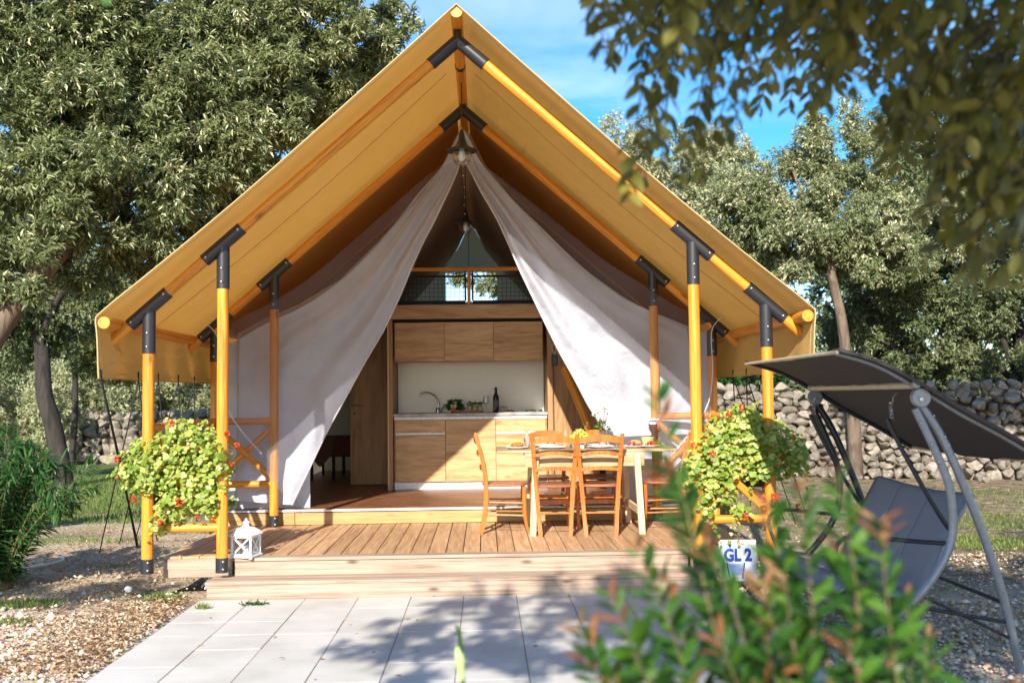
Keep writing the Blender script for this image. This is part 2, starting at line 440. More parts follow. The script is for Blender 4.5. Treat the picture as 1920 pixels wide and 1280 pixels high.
def add_box(bm, c, s, bev=0.0, rot=None):
    """box of full size s centred on c"""
    ret = bmesh.ops.create_cube(bm, size=1.0)
    vs = ret['verts']
    bmesh.ops.scale(bm, vec=s, verts=vs)
    if bev:
        es = list({e for v in vs for e in v.link_edges})
        r2 = bmesh.ops.bevel(bm, geom=es, offset=bev, segments=1, affect='EDGES', profile=.5)
        vs = list({v for f in r2['faces'] for v in f.verts} | {v for v in vs if v.is_valid})
        seen = set(vs); st = list(vs)
        while st:
            v = st.pop()
            for e in v.link_edges:
                w = e.other_vert(v)
                if w not in seen: seen.add(w); st.append(w)
        vs = list(seen)
    if rot is not None: bmesh.ops.transform(bm, matrix=rot.to_4x4(), verts=vs)
    bmesh.ops.translate(bm, vec=c, verts=vs)
    return vs
def box(name, c, s, mat, parent=None, bev=0.004, rot=None, local=True):
    """a box whose object origin is its centre"""
    bm = bmesh.new(); add_box(bm, (0, 0, 0), s, bev)
    M = Matrix.Translation(c)
    if rot is not None: M = M @ rot.to_4x4()
    return bm_obj(name, bm, mat, parent, matrix=M)
def frame_z(p0, p1):
    p0, p1 = Vector(p0), Vector(p1)
    d = p1 - p0
    q = d.to_track_quat('Z', 'Y')
    return Matrix.Translation(p0) @ q.to_matrix().to_4x4(), d.length
def cyl_mesh(L, r, n=14, r2=None, segs=1, wob=0.0, seed=0, caps=True):
    bm = bmesh.new(); rings = []
    rn = random.Random(seed)
    for i in range(segs + 1):
        t = i / segs; rr = r + ((r2 if r2 else r) - r) * t
        ox, oy = (rn.uniform(-wob, wob), rn.uniform(-wob, wob)) if 0 < i < segs else (0, 0)
        rk = rr * (1 + rn.uniform(-wob * 4, wob * 4))
        rings.append([bm.verts.new((ox + rk * math.cos(2 * math.pi * k / n), oy + rk * math.sin(2 * math.pi * k / n), L * t)) for k in range(n)])
    for a, b in zip(rings, rings[1:]):
        for k in range(n): bm.faces.new((a[k], a[(k + 1) % n], b[(k + 1) % n], b[k]))
    if caps:
        bm.faces.new(rings[0][::-1]); bm.faces.new(rings[-1])
    return bm
def log(name, p0, p1, r, mat, parent=None, n=16, r2=None, seed=0, wob=0.0012):
    """a round pole whose local Z is its length"""
    M, L = frame_z(p0, p1)
    bm = cyl_mesh(L, r, n, r2, max(1, int(L / .35)), wob, seed + int(L * 977))
    return bm_obj(name, bm, mat, parent, True, M)
def board(name, p0, p1, w, t, mat, parent=None, bev=.004, up=(0, 0, 1)):
    """a rectangular board, local Z its length, w across (local X), t along 'up'"""
    p0, p1 = Vector(p0), Vector(p1)
    z = (p1 - p0).normalized(); y = Vector(up); y = (y - y.dot(z) * z).normalized(); x = y.cross(z)
    M = Matrix.Translation((p0 + p1) / 2) @ Matrix((x, y, z)).transposed().to_4x4()
    bm = bmesh.new(); add_box(bm, (0, 0, 0), (w, t, (p1 - p0).length), bev)
    return bm_obj(name, bm, mat, parent, matrix=M)
def tube_data(pts, r, n=8, closed=False, caps=True):
    pts = [Vector(p) for p in pts]
    rs = [float(q) for q in r] if isinstance(r, (list, tuple)) else [float(r)] * len(pts)
    V, F = [], []
    m = len(pts)
    t0 = (pts[1] - pts[0]).normalized()
    up = Vector((0, 0, 1)) if abs(t0.z) < .9 else Vector((1, 0, 0))
    x = t0.cross(up).normalized()
    for i, p in enumerate(pts):
        if closed: t = (pts[(i + 1) % m] - pts[i - 1]).normalized()
        elif i == 0: t = t0
        elif i == m - 1: t = (pts[-1] - pts[-2]).normalized()
        else: t = (pts[i + 1] - pts[i - 1]).normalized()
        x = (x - x.dot(t) * t).normalized(); y = t.cross(x)
        for k in range(n):
            a = 2 * math.pi * k / n
            V.append(tuple(p + rs[i] * (math.cos(a) * x + math.sin(a) * y)))
    for i in range(m if closed else m - 1):
        j = (i + 1) % m
        for k in range(n):
            F.append((i * n + k, i * n + (k + 1) % n, j * n + (k + 1) % n, j * n + k))
    caps_ = [] if (closed or not caps) else [tuple(range(n))[::-1], tuple((m - 1) * n + k for k in range(n))]
    return V, F, caps_
def smooth_path(pts, k=6):
    pts = [Vector(p) for p in pts]; out = []
    for i in range(len(pts) - 1):
        p0 = pts[max(i - 1, 0)]; p1 = pts[i]; p2 = pts[i + 1]; p3 = pts[min(i + 2, len(pts) - 1)]
        for j in range(k):
            t = j / k
            out.append(.5 * ((2 * p1) + (-p0 + p2) * t + (2 * p0 - 5 * p1 + 4 * p2 - p3) * t * t + (-p0 + 3 * p1 - 3 * p2 + p3) * t ** 3))
    out.append(pts[-1]); return out
def tube(name, pts, r, mat, parent=None, n=10, k=0, closed=False):
    if k: 
        rr = r
        if isinstance(r, (list, tuple)):
            m = len(pts); tt = np.linspace(0, m - 1, (m - 1) * k + 1); rr = list(np.interp(tt, range(m), r))
        pts = smooth_path(pts, k); r = rr
    V, F, C = tube_data(pts, r, n, closed)
    me = bpy.data.meshes.new(name); me.from_pydata(V, [], F + C); me.shade_smooth()
    try: me.set_sharp_from_angle(angle=R(50))
    except Exception: pass
    return link(name, me, mat, parent)
def tubes(name, paths, r, mat, parent=None, n=6):
    V, F = [], []
    for p in paths:
        v, f, c = tube_data(p, r, n); o = len(V); V += v
        F += [tuple(i + o for i in q) for q in f + c]
    me = bpy.data.meshes.new(name); me.from_pydata(V, [], F); me.shade_smooth()
    return link(name, me, mat, parent)
def lathe_bm(prof, n=20, bm=None, c=(0, 0, 0)):
    bm = bm or bmesh.new(); rings = []
    for r, z in prof:
        if r < 1e-5: rings.append([bm.verts.new((c[0], c[1], c[2] + z))])
        else: rings.append([bm.verts.new((c[0] + r * math.cos(2 * math.pi * k / n), c[1] + r * math.sin(2 * math.pi * k / n), c[2] + z)) for k in range(n)])
    for a, b in zip(rings, rings[1:]):
        for k in range(n):
            k2 = (k + 1) % n
            if len(a) == 1 and len(b) == 1: continue
            if len(a) == 1: bm.faces.new((a[0], b[k2], b[k]))
            elif len(b) == 1: bm.faces.new((a[k], a[k2], b[0]))
            else: bm.faces.new((a[k], a[k2], b[k2], b[k]))
    return bm
def lathe(name, prof, mat, parent=None, loc=(0, 0, 0), n=20):
    return bm_obj(name, lathe_bm(prof, n), mat, parent, True, Matrix.Translation(loc))
def copy_tree(o, parent=None):
    c = o.copy(); COL.objects.link(c); c.parent = parent
    for ch in o.children: copy_tree(ch, c)
    return c
def grid_faces(nu, nv):
    i = np.arange(nu - 1)[:, None] * nv + np.arange(nv - 1)[None, :]
    i = i.ravel(); return np.stack([i, i + 1, i + nv + 1, i + nv], 1)

# ------------------------------------------------------------------ leaves
LEAF4 = np.array([(0, 0, 0), (.42, .5, .12), (1, 0, -.06), (.42, -.5, .12)])
def leaves(P, D, Nn, L, W, fold=.35, arch=.12):
    """many folded leaf-shaped pieces: P base (n,3), D direction, Nn rough normal"""
    n = len(P)
    D = D / (np.linalg.norm(D, axis=1, keepdims=True) + 1e-9)
    S = np.cross(D, Nn); S /= (np.linalg.norm(S, axis=1, keepdims=True) + 1e-9)
    U = np.cross(S, D)
    L = np.broadcast_to(L, (n,))[:, None]; W = np.broadcast_to(W, (n,))[:, None]
    v0 = P; v2 = P + D * L - U * L * arch
    mid = P + D * L * .45
    v1 = mid + S * W * .5 + U * W * fold; v3 = mid - S * W * .5 + U * W * fold
    V = np.stack([v0, v1, v2, v3], 1).reshape(-1, 3)
    b = np.arange(n)[:, None] * 4
    F = np.concatenate([b + [[0, 2, 1]], b + [[0, 3, 2]]], 1).reshape(-1, 3)
    return V, F
def rvec(n):
    v = RNG.normal(size=(n, 3)); return v / np.linalg.norm(v, axis=1, keepdims=True)
def in_tent(P, m=.12):
    roof = 4.62 - .86 * np.abs(P[:, 0]) + m
    return (np.abs(P[:, 0]) < 2.95 + m) & (P[:, 1] > -.55 - m) & (P[:, 1] < 8.7 + m) & (P[:, 2] < roof)
def crown(name, blobs, nclus, per, L, W, mat, parent, spread=.16, shell=.55, droop=-.25, reject=None, gap=.0, seed=0):
    """blobs: (x,y,z,rx,ry,rz[,weight]); sprays of leaves set through lumpy volumes"""
    rg = np.random.default_rng(seed + 5)
    bl = np.array([b[:6] for b in blobs], float)
    w = bl[:, 3] * bl[:, 4] + bl[:, 3] * bl[:, 5]; w /= w.sum()
    # sub-lumps on each blob give the crown uneven clumps
    nl = 20 * len(blobs)
    ib = rg.choice(len(blobs), nl, p=w)
    d = rg.normal(size=(nl, 3)); d /= np.linalg.norm(d, axis=1, keepdims=True)
    lump_c = bl[ib, :3] + d * bl[ib, 3:6] * (shell + (1 - shell) * rg.random((nl, 1)))
    lump_r = (bl[ib, 3:6].mean(1) * rg.uniform(.16, .36, nl))[:, None]
    il = rg.integers(0, nl, nclus)
    d2 = rg.normal(size=(nclus, 3)); d2 /= np.linalg.norm(d2, axis=1, keepdims=True)
    rr = rg.random((nclus, 1)) ** .45
    C = lump_c[il] + d2 * lump_r[il] * rr
    out = d2 * .8 + (C - bl[ib[il], :3]) / bl[ib[il], 3:6] * .7 + rg.normal(size=(nclus, 3)) * .35
    out[:, 2] += droop
    il_k = il
    if reject is not None:
        k = ~reject(C); C, out, il_k = C[k], out[k], il_k[k]
    keep = C[:, 2] > .1; C, out, il_k = C[keep], out[keep], il_k[keep]
    n = len(C)
    out /= np.linalg.norm(out, axis=1, keepdims=True)
    # leaves along and round each twig
    t = rg.random((n, per, 1))
    P = C[:, None, :] + out[:, None, :] * (t - .3) * spread * .7 + rg.normal(size=(n, per, 3)) * spread * .07
    Dd = out[:, None, :] * (.15 + .8 * t) + rg.normal(size=(n, per, 3)) * .6
    Nn = np.broadcast_to(np.array([-.15, -.45, .8]), (n, per, 3)) + rg.normal(size=(n, per, 3)) * .55
    P, Dd, Nn = P.reshape(-1, 3), Dd.reshape(-1, 3), Nn.reshape(-1, 3)
    s = rg.uniform(.65, 1.25, len(P))
    V, F = leaves(P, Dd, Nn, L * s, W * s)
    lr_ = rg.random(nl)[il_k]
    cr = np.repeat(lr_ * .35 + rg.random(n) * .3, per) + rg.random(len(P)) * .34  # clump tone paints bright clumps and dark depths, plus random leaf variation
    rnd = np.repeat(cr, 2)
    o = raw(name, V, F, mat, parent, smooth=False, rnd=rnd)
    return o

# ================================================================== SETTING
def ground_z(x, y):
    return 0.0
def build_ground():
    # one sheet to the horizon, finer near the tent
    xs = np.concatenate([np.linspace(-260, -14, 14), np.linspace(-12, 14, 131), np.linspace(16, 260, 14)])
    ys = np.concatenate([np.linspace(-60, -10, 8), np.linspace(-9, 22, 156), np.linspace(25, 320, 16)])
    X, Y = np.meshgrid(xs, ys, indexing='ij')
    Z = np.zeros_like(X)
    for i in range(X.shape[0]):
        for j in range(X.shape[1]):
            x, y = X[i, j], Y[i, j]
            if abs(x) < 30 and -12 < y < 40:
                h = noise.noise(Vector((x * .9, y * .9, 0))) * .03 + noise.noise(Vector((x * 3, y * 3, 4))) * .015
                if -2.2 < x < 2.3 and y < .2: h = -.02
                if abs(x) < 2.6 and -.2 < y < 8.5: h = -.03
                Z[i, j] = h - .012
            if y > 22: Z[i, j] += min(6.0, (y - 22) * .04)
    V = np.stack([X, Y, Z], -1).reshape(-1, 3)
    o = raw('ground', V, grid_faces(len(xs), len(ys))[:, ::-1].copy(), 'ground_soil')
    tag(o, kind='structure')
    # face winding up
    return o
ground = build_ground()

def build_paving():
    bm = bmesh.new(); add_box(bm, (0, 0, 0), (4.12, 7.2, .03))
    base = bm_obj('paved_path', bm, 'ground_sand' if 'ground_sand' in MATS else 'worktop', None, matrix=Matrix.Translation((.02, -3.95, -.012)))
    tag(base, kind='structure')
    T = .41
    bms = []
    for k in range(3):
        bm = bmesh.new(); add_box(bm, (0, 0, 0), (T - .008, .394 - .0015, .05), .0012)
        me = bpy.data.meshes.new('paving_slab'); bm.to_mesh(me); bm.free(); me.materials.append(MATS['concrete_slab']); bms.append(me)
    rn = random.Random(3)
    for r in range(17):
        for c in range(10):
            o = bpy.data.objects.new('paving_slab', bms[rn.randrange(3)]); COL.objects.link(o); o.parent = base
            x = .013 + (c - 5 + .5) * T; y = -.31 - (r + .5) * .394
            wp = Vector((x, y, -.018 + rn.uniform(-.0015, .0015)))
            o.location = wp - base.location
            o.rotation_euler = (rn.uniform(-.003, .003), rn.uniform(-.003, .003), rn.uniform(-.004, .004))
plain('ground_sand', (.30, .25, .20), rough=.95, var=.3)
build_paving()

def scatter_pebbles():
    # gravel lying beside the path; too many to count
    rg = np.random.default_rng(3)
    n = 70000
    X = rg.uniform(-6.5, 7.0, n); Y = rg.uniform(-4.2, 1.4, n)
    side = (((X < -2.08) & ((Y < -.75) | (rg.random(n) < .25))) | (X > 2.12)) 
    dens = np.where(Y < -.3 + .5 * np.sin(X * 1.3), 1.0, .28)
    k = side & (rg.random(n) < dens)
    # a few stray ones on the path edge
    X, Y = X[k], Y[k]; n = len(X)
    r = rg.gamma(3.0, .0030, n) + .003
    base = np.array([(1, 0, 0), (0, 1, 0), (-1, 0, 0), (0, -1, 0), (.1, .1, .75), (0, 0, -.6)])
    a = rg.uniform(0, 6.28, n); sx = rg.uniform(.7, 1.4, n)
    B = np.repeat(base[None], n, 0) * (1 + rg.uniform(-.25, .25, (n, 6, 3)))
    B[:, :, 0] *= sx[:, None]
    ca, sa = np.cos(a)[:, None], np.sin(a)[:, None]
    Vx = B[:, :, 0] * ca - B[:, :, 1] * sa; Vy = B[:, :, 0] * sa + B[:, :, 1] * ca
    V = np.stack([Vx * r[:, None] + X[:, None], Vy * r[:, None] + Y[:, None], B[:, :, 2] * r[:, None] + r[:, None] * .3], -1).reshape(-1, 3)
    f = np.array([(0, 1, 4), (1, 2, 4), (2, 3, 4), (3, 0, 4), (1, 0, 5), (2, 1, 5), (3, 2, 5), (0, 3, 5)])
    F = (np.arange(n)[:, None, None] * 6 + f[None]).reshape(-1, 3)
    o = raw('gravel', V, F, 'gravel', None, smooth=False, rnd=np.repeat(rg.random(n), 8))
    tag(o, 'loose pale gravel and pebbles beside the paved path', 'gravel', kind='stuff')
scatter_pebbles()

def scatter_dry_leaves():
    rg = np.random.default_rng(8)
    n = 15000
    X = rg.uniform(-7, 8.5, n); Y = np.where(rg.random(n) < .75, rg.uniform(-2.2, 3.2, n), rg.uniform(3, 12, n))
    k = (np.abs(X) > 2.6) | (Y < -.35)
    k &= ~((np.abs(X) < 2.1) & (Y < 0) & (rg.random(n) < .985))
    edge = rg.random(len(X)) < np.clip(1.1 - np.abs(np.abs(X) - 2.6) * .18, .25, 1)
    k &= edge
    X, Y = X[k], Y[k]; n = len(X)
    # a drift along the left edge of the path
    m = 1800; t = rg.random(m)
    X = np.concatenate([X, -2.12 - np.abs(rg.normal(0, .38, m))]); Y = np.concatenate([Y, -.2 - 2.2 * t]); n += m
    P = np.stack([X, Y, rg.uniform(.006, .03, n)], -1)
    D = rg.normal(size=(n, 3)); D[:, 2] *= .25
    Nn = np.tile([0, 0, 1.0], (n, 1)) + rg.normal(size=(n, 3)) * .3
    V, F = leaves(P, D, Nn, rg.uniform(.02, .055, n), rg.uniform(.010, .024, n))
    o = raw('fallen_leaves', V, F, 'dry_leaf', None, smooth=False, rnd=np.repeat(rg.random(n), 2))
    tag(o, 'dry brown fallen leaves strewn over the ground around the tent', 'fallen leaves', kind='stuff')
scatter_dry_leaves()

def scatter_grass():
    rg = np.random.default_rng(21)
    P = []
    def patch(cx, cy, rx, ry, n):
        a = rg.uniform(0, 6.28, n); r = np.sqrt(rg.random(n))
        P.append(np.stack([cx + rx * r * np.cos(a), cy + ry * r * np.sin(a), np.zeros(n) - .005], -1))
    for p in [(-4.3, .0, .5, .22, 1500), (-5.6, -.9, .9, .28, 2400), (-3.5, -.35, .45, .12, 700), (-3.2, -1.0, .25, .08, 200), (-2.35, -.22, .18, .07, 260),
              (-7.0, 9.0, 3.0, 3.5, 24000), (-4.2, 7.5, 1.4, 2.0, 5000), (-4.4, 3.2, .9, .25, 500), (-5.8, 5.2, 2.0, .5, 2200), (5.3, 2.0, .55, .5, 1700), (6.5, 3.5, 1.4, .7, 2200),
              (7.5, 1.2, 1.2, .5, 800), (5.0, -2.0, .7, .3, 300), (4.2, 5.0, 1.0, 1.2, 500), (8, 6, 2.5, 1.5, 900), (-1.92, -.62, .05, .03, 60)]: patch(*p)
    P = np.concatenate(P)
    k = ~((np.abs(P[:, 0]) < 2.6) & (P[:, 1] > 0) & (P[:, 1] < 8.6)); P = P[k]; n = len(P)
    D = rg.normal(size=(n, 3)) * .45; D[:, 2] = 1
    h = rg.uniform(.025, .075, n) * np.where(P[:, 1] > 4, 1.4, 1.0)
    V, F = leaves(P, D, rg.normal(size=(n, 3)), h, h * .10 + .003)
    o = raw('grass', V, F, 'grass_blade', None, smooth=False, rnd=np.repeat(rg.random(n), 2))
    tag(o, 'tufts of short green grass growing in patches on the dry ground', 'grass', kind='stuff')
scatter_grass()

# ------------------------------------------------------------------ dry stone walls
plain('rubble', (.13, .11, .085), rough=.95, var=.5, nscale=6, bmp=.8)
def rock_mesh(seed, sub=2):
    bm = bmesh.new(); bmesh.ops.create_icosphere(bm, subdivisions=sub, radius=.5)
    rn = random.Random(seed)
    cuts = [(Vector((rn.gauss(0, 1), rn.gauss(0, 1), rn.gauss(0, 1))).normalized(), rn.uniform(.22, .42)) for _ in range(14)]
    for v in bm.verts:
        for d, h in cuts:
            e = v.co.dot(d) - h
            if e > 0: v.co -= d * e * .98
        v.co *= 1 + .08 * noise.noise(v.co * 4 + Vector((seed, 0, 0)))
    me = bpy.data.meshes.new('stone'); bm.to_mesh(me); bm.free(); me.shade_smooth()
    me.set_sharp_from_angle(angle=R(32)); me.materials.append(MATS['limestone'])
    return me
ROCKS = [rock_mesh(s) for s in range(12)]
def stone_wall(name, label, p0, p1, h0, h1, sw, thick, seed, group=None):
    rn = random.Random(seed)
    p0, p1 = Vector(p0), Vector(p1); d = p1 - p0; L = d.length; d.normalize(); nrm = Vector((d.y, -d.x, 0))
    if nrm.dot(CAM - p0) < 0: nrm = -nrm
    root = empty(name, p0, 0, label, 'wall')
    core_pts = []
    items = []
    z = 0; row = 0
    hm = max(h0, h1)
    while z < hm:
        rh = sw * rn.uniform(.55, .85)
        x = rn.uniform(-.5, 0) * sw
        while x < L:
            w = sw * rn.uniform(.6, 1.5)
            hl = h0 + (h1 - h0) * min(max(x / L, 0), 1) + .10 * math.sin(x * .9 + seed) + rn.uniform(-.05, .05)
            if z + rh * .4 < hl and x + w > 0:
                lean = z * .12
                c = p0 + d * (x + w / 2) - nrm * (lean + rn.uniform(-.03, .06)) + Vector((0, 0, z + rh / 2 + rn.uniform(-.03, .03)))
                items.append((c, w * rn.uniform(1.0, 1.2), thick * rn.uniform(.8, 1.1), rh * rn.uniform(1.0, 1.45)))
            x += w * .93
        z += rh * .86; row += 1
    # loose stones at the foot
    for _ in range(int(L * 1.3)):
        s = sw * rn.uniform(.3, .8)
        items.append((p0 + d * rn.uniform(0, L) + nrm * rn.uniform(.2, .7) + Vector((0, 0, s * .25)), s, s, s * .7))
    items.sort(key=lambda q: (q[0] - CAM).length / (q[1] * q[3]) ** .5)
    ang = math.atan2(d.y, d.x)
    rest = []
    for i, (c, w, t, h) in enumerate(items):
        w, h = w * 1.1, h * 1.12
        M = Matrix.Translation(c - p0) @ Matrix.Rotation(ang + rn.uniform(-.12, .12), 4, 'Z') @ Matrix.Rotation(rn.uniform(-.15, .15), 4, 'Y') @ Matrix.Rotation(rn.uniform(-.3, .3), 4, 'X') @ Matrix.Diagonal((w * 1.08, t, h * 1.12, 1))
        if rn.random() < .5: M = M @ Matrix.Rotation(math.pi, 4, rn.choice('XYZ'))
        if i < 298:
            o = bpy.data.objects.new('stone', rn.choice(ROCKS)); COL.objects.link(o); o.parent = root; o.matrix_local = M
        else: rest.append((M, rn.choice(ROCKS)))
    if rest:
        bm = bmesh.new()
        for M, me in rest:
            b2 = bmesh.new(); b2.from_mesh(me); b2.transform(M); tmp = bpy.data.meshes.new('tmp'); b2.to_mesh(tmp); b2.free(); bm.from_mesh(tmp); bpy.data.meshes.remove(tmp)
        o = bm_obj('small_stones', bm, 'limestone', root, True); o['kind'] = 'stuff'
    # earth and rubble filling behind the face
    bm = bmesh.new()
    f = [Vector((0, 0, -.05)), d * L + Vector((0, 0, -.05)), d * L + Vector((0, 0, h1 - .3)) - nrm * .12 * h1, Vector((0, 0, h0 - .3)) - nrm * .12 * h0]
    f = [q - nrm * .06 for q in f]; bk = [q - nrm * .7 for q in f]
    vs = [bm.verts.new(q) for q in f + bk]
    for q in ((0, 1, 2, 3), (7, 6, 5, 4), (3, 2, 6, 7), (0, 4, 5, 1), (1, 5, 6, 2), (0, 3, 7, 4)): bm.faces.new([vs[k] for k in q])
    bm_obj('rubble_core', bm, 'rubble', root)
    return root
stone_wall('stone_wall', 'long dry stone wall of rough grey limestone behind the swing bench on the right', (4.6, 11.2, 0), (13.5, 7.6, 0), 1.62, 1.80, .22, .42, 2)
stone_wall('stone_wall', 'pale dry stone wall at the end of the grass beyond the left side of the tent', (-14.5, 17.5, 0), (-3.2, 18.6, 0), 1.15, 1.45, .34, .5, 5)

# ================================================================== THE TENT
TENT_SLOPE, RAF_Z = .875, 4.52
def raf_z(x): return RAF_Z - TENT_SLOPE * abs(x)
tent = empty('safari_tent', (0, 0, 0), 0, 'large tan canvas safari tent on amber log poles with white curtains tied back', 'tent')
# frames of round poles with black steel sockets
FR = [-.12, 2.0, 3.9, 5.7, 7.4]
def steel_sleeve(p0, p1, r, parent, nm='steel_socket'):
    return log(nm, p0, p1, r, 'black_metal', parent, n=20, wob=0)
_bm = bmesh.new(); bmesh.ops.create_uvsphere(_bm, u_segments=8, v_segments=5, radius=.0115)
BOLT = bpy.data.meshes.new('bolt'); _bm.to_mesh(BOLT); _bm.free(); BOLT.shade_smooth(); BOLT.materials.append(MATS['bolt_steel'])
def bolts(parent, pts):
    for p in pts:
        o = bpy.data.objects.new('bolt', BOLT); COL.objects.link(o); o.parent = parent
        o.matrix_local = parent.matrix_basis.inverted() @ Matrix.Translation(p)
XI, XO = 1.935, 2.53
for fi, fy in enumerate(FR):
    for s in (-1, 1):
        dzf = -.035 if fi == 0 else 0
        XI, XO = (1.91, 2.50) if fi == 0 else (1.935, 2.53)
        a = Vector((s * .02, fy, raf_z(.02) + dzf)); e = Vector((s * 2.80, fy, raf_z(2.80) + dzf))
        log('rafter', a, e, .044, 'amber_wood', tent, seed=fi * 7 + s)
        dr = (e - a).normalized()
        if fi < 2:
            sl = steel_sleeve(a - dr * .03, a + dr * .27, .052, tent)
            if fi == 0 and s > 0:
                steel_sleeve(a + dr * .16, a + dr * .275, .054, tent)
            for x in (XI, XO):
                base_z = .19 if fi == 0 else (.28 if x == XI else .22)
                top = raf_z(x) + dzf
                p = Vector((s * x, fy, 0))
                log('post', (s * x, fy, base_z + .02), (s * x, fy, top - .05), .0455, 'amber_wood', tent, seed=fi * 3 + int(x * 10) + s)
                c = Vector((s * x, fy, top))
                sl = steel_sleeve(c - dr * .2, c + dr * .2, .053, tent)
                bolts(sl, [c + dr * k + Vector((0, -.0535, 0)) for k in (-.17, .17)])
                sl = steel_sleeve((s * x, fy, top - .36), (s * x, fy, top - .015), .0515, tent)
                bolts(sl, [(s * x, fy - .052, top - .31), (s * x, fy - .052, top - .2)])
                sl = steel_sleeve((s * x, fy, base_z - (.0 if fi else .0)), (s * x, fy, base_z + .115), .0515, tent)
                bolts(sl, [(s * x + .02, fy - .05, base_z + .03), (s * x + .02, fy - .05, base_z + .09)])
# ridge pole in joined lengths and eave poles
ye = [-.42, .9, 1.95, 3.9, 5.7, 8.6]
for a, b in zip(ye, ye[1:]):
    log('ridge_pole', (0, a, 4.615), (0, b, 4.615), .047, 'amber_wood', tent, seed=int(a * 9))
log('ridge_coupler', (0, .86, 4.615), (0, .94, 4.615), .05, 'black_metal', tent, wob=0)
for fi in (0, 1, 2): log('ridge_bracket', (0, FR[fi], 4.50), (0, FR[fi], 4.58), .035, 'black_metal', tent, wob=0)
for s in (-1, 1):
    for a, b in ((-.42, 2.6), (2.6, 5.6), (5.6, 8.6)):
        log('eave_pole', (s * 2.75, a, 2.165), (s * 2.75, b, 2.165), .047, 'amber_wood', tent, seed=int(a * 5 + s))
# purlin at the top of the outer posts, from frame to frame
for s in (-1, 1):
    log('side_rail_pole', (s * 2.47, 1.9, raf_z(2.47) - .11), (s * 2.47, 7.6, raf_z(2.47) - .11), .04, 'amber_wood', tent)

# roof canvas
def roof_section(y):
    """right half, from the ridge to the hem of the valance"""
    pts = []
    # sag between frames
    d = min(abs(y - f) for f in FR)
    sag = .035 * min(1, d / .9)
    for t in np.linspace(0, 1, 22):
        x = 2.785 * t
        z = 4.672 - .878 * x
        if t < .03: z = 4.668
        belly = math.sin(math.pi * t) * (.03 + sag)
        rip = .010 * noise.noise(Vector((x * .8, y * 1.3, 0))) + .014 * noise.noise(Vector((x * .9 + y * 1.2, y * 5.0, 3))) * t * t + .006 * math.sin(y * 22 + x * 6) * max(0, t - .6)
        pts.append((x, z - belly + rip * (1 if 0 < t < 1 else 0)))
    pts += [(2.803, 2.205), (2.806, 2.165), (2.80, 2.12)]
    n = 8
    for k in range(1, n + 1):
        t = k / n
        w = (noise.noise(Vector((y * 1.8, t * .6, 7))) * .045 + .022 * math.sin(y * 9.5)) * t
        pts.append((2.80 - .055 * t + w, 2.12 - .385 * t))
    return pts
def build_roof():
    ys = np.concatenate([[-.435], np.linspace(-.40, 2.3, 46), np.linspace(2.4, 8.65, 50)])
    V = []
    for y in ys:
        sec = roof_section(y)
        L = [(-x, y + .02 * 0, z) for x, z in sec[:0:-1]]; Rr = [(x, y, z) for x, z in sec]
        V += L + Rr
    nv = len(V) // len(ys)
    raw('roof_canvas', V, grid_faces(len(ys), nv), 'roof_canvas', tent)
    # pale bound hem on the front edge and along both valances
    hem = [(-x, -.438, z + .002) for x, z in roof_section(-.435)[:0:-1]] + [(x, -.438, z + .002) for x, z in roof_section(-.435)]
    tube('hem', hem, .0055, 'hem_canvas', tent, n=6)
    for s in (-1, 1):
        tube('hem', [(s * roof_section(y)[-1][0], y, roof_section(y)[-1][1]) for y in ys], .006, 'roof_canvas', tent, n=6)
        # seam a little above the hem
        tube('seam', [(s * (roof_section(y)[-2][0] + .004), y, roof_section(y)[-2][1]) for y in ys], .003, 'roof_canvas', tent, n=5)
build_roof()
for s in (-1, 1):
    for y in (-.36, .93, 2.9):
        tube('seam', [(s * x, y, z - .003) for x, z in roof_section(y)[1:]], .0028, 'hem_canvas' if y < 0 else 'roof_canvas', tent, n=5)

# inner tent: liner, side walls, back wall
LINER = [(0, 4.36), (.07, 4.30), (.13, 4.18), (.224, 3.98), (.49, 3.64), (.9, 3.18), (1.285, 2.78), (1.7, 2.54), (2.06, 2.38), (2.33, 2.24), (2.36, 2.05), (2.36, 1.3), (2.36, .42)]
def build_inner():
    sec = [(-x, z) for x, z in LINER[:0:-1]] + LINER
    ys = np.linspace(2.16, 8.2, 40); V = []
    for y in ys:
        for x, z in sec:
            w = .02 * noise.noise(Vector((x * 2, y * 1.5, z * 2)))
            V.append((x * (1 + w), y, z + w * (1 if abs(x) < 2.3 else 0)))
    raw('inner_tent_liner', V, grid_faces(len(ys), len(sec)), 'liner_canvas', tent)
    # back wall with a window opening, gathered folds above it
    def lz(x): return float(np.interp(abs(x), [p[0] for p in LINER[:10]], [p[1] for p in LINER[:10]]))
    wx, wz0, wz1 = .42, 3.12, 3.60
    def sheet(nm, x0, x1, z0, z1, n=16, m=12):
        V = []
        for i in range(n):
            x = x0 + (x1 - x0) * i / (n - 1)
            a = z0(x) if callable(z0) else z0; b = z1(x) + (.12 if z1 is lz else 0) if callable(z1) else z1
            for j in range(m):
                z = a + (b - a) * j / (m - 1)
                ang = math.atan2(x, 4.2 - z)
                V.append((x, 8.2 + .035 * math.sin(ang * 46) * min(1, (4.3 - z)) * (z > 2.6) + .02 * noise.noise(Vector((x * 3, 0, z * 3))), z))
        raw(nm, V, grid_faces(n, m), 'liner_canvas', tent)
    sheet('back_wall', -2.36, -wx, .42, lz, 40)
    sheet('back_wall', wx, 2.36, .42, lz, 40)
    sheet('back_wall', -wx, wx, .42, wz0, 30)
    sheet('back_wall', -wx, wx, wz1, lambda x: max(lz(x), wz1 + .01), 40)
build_inner()
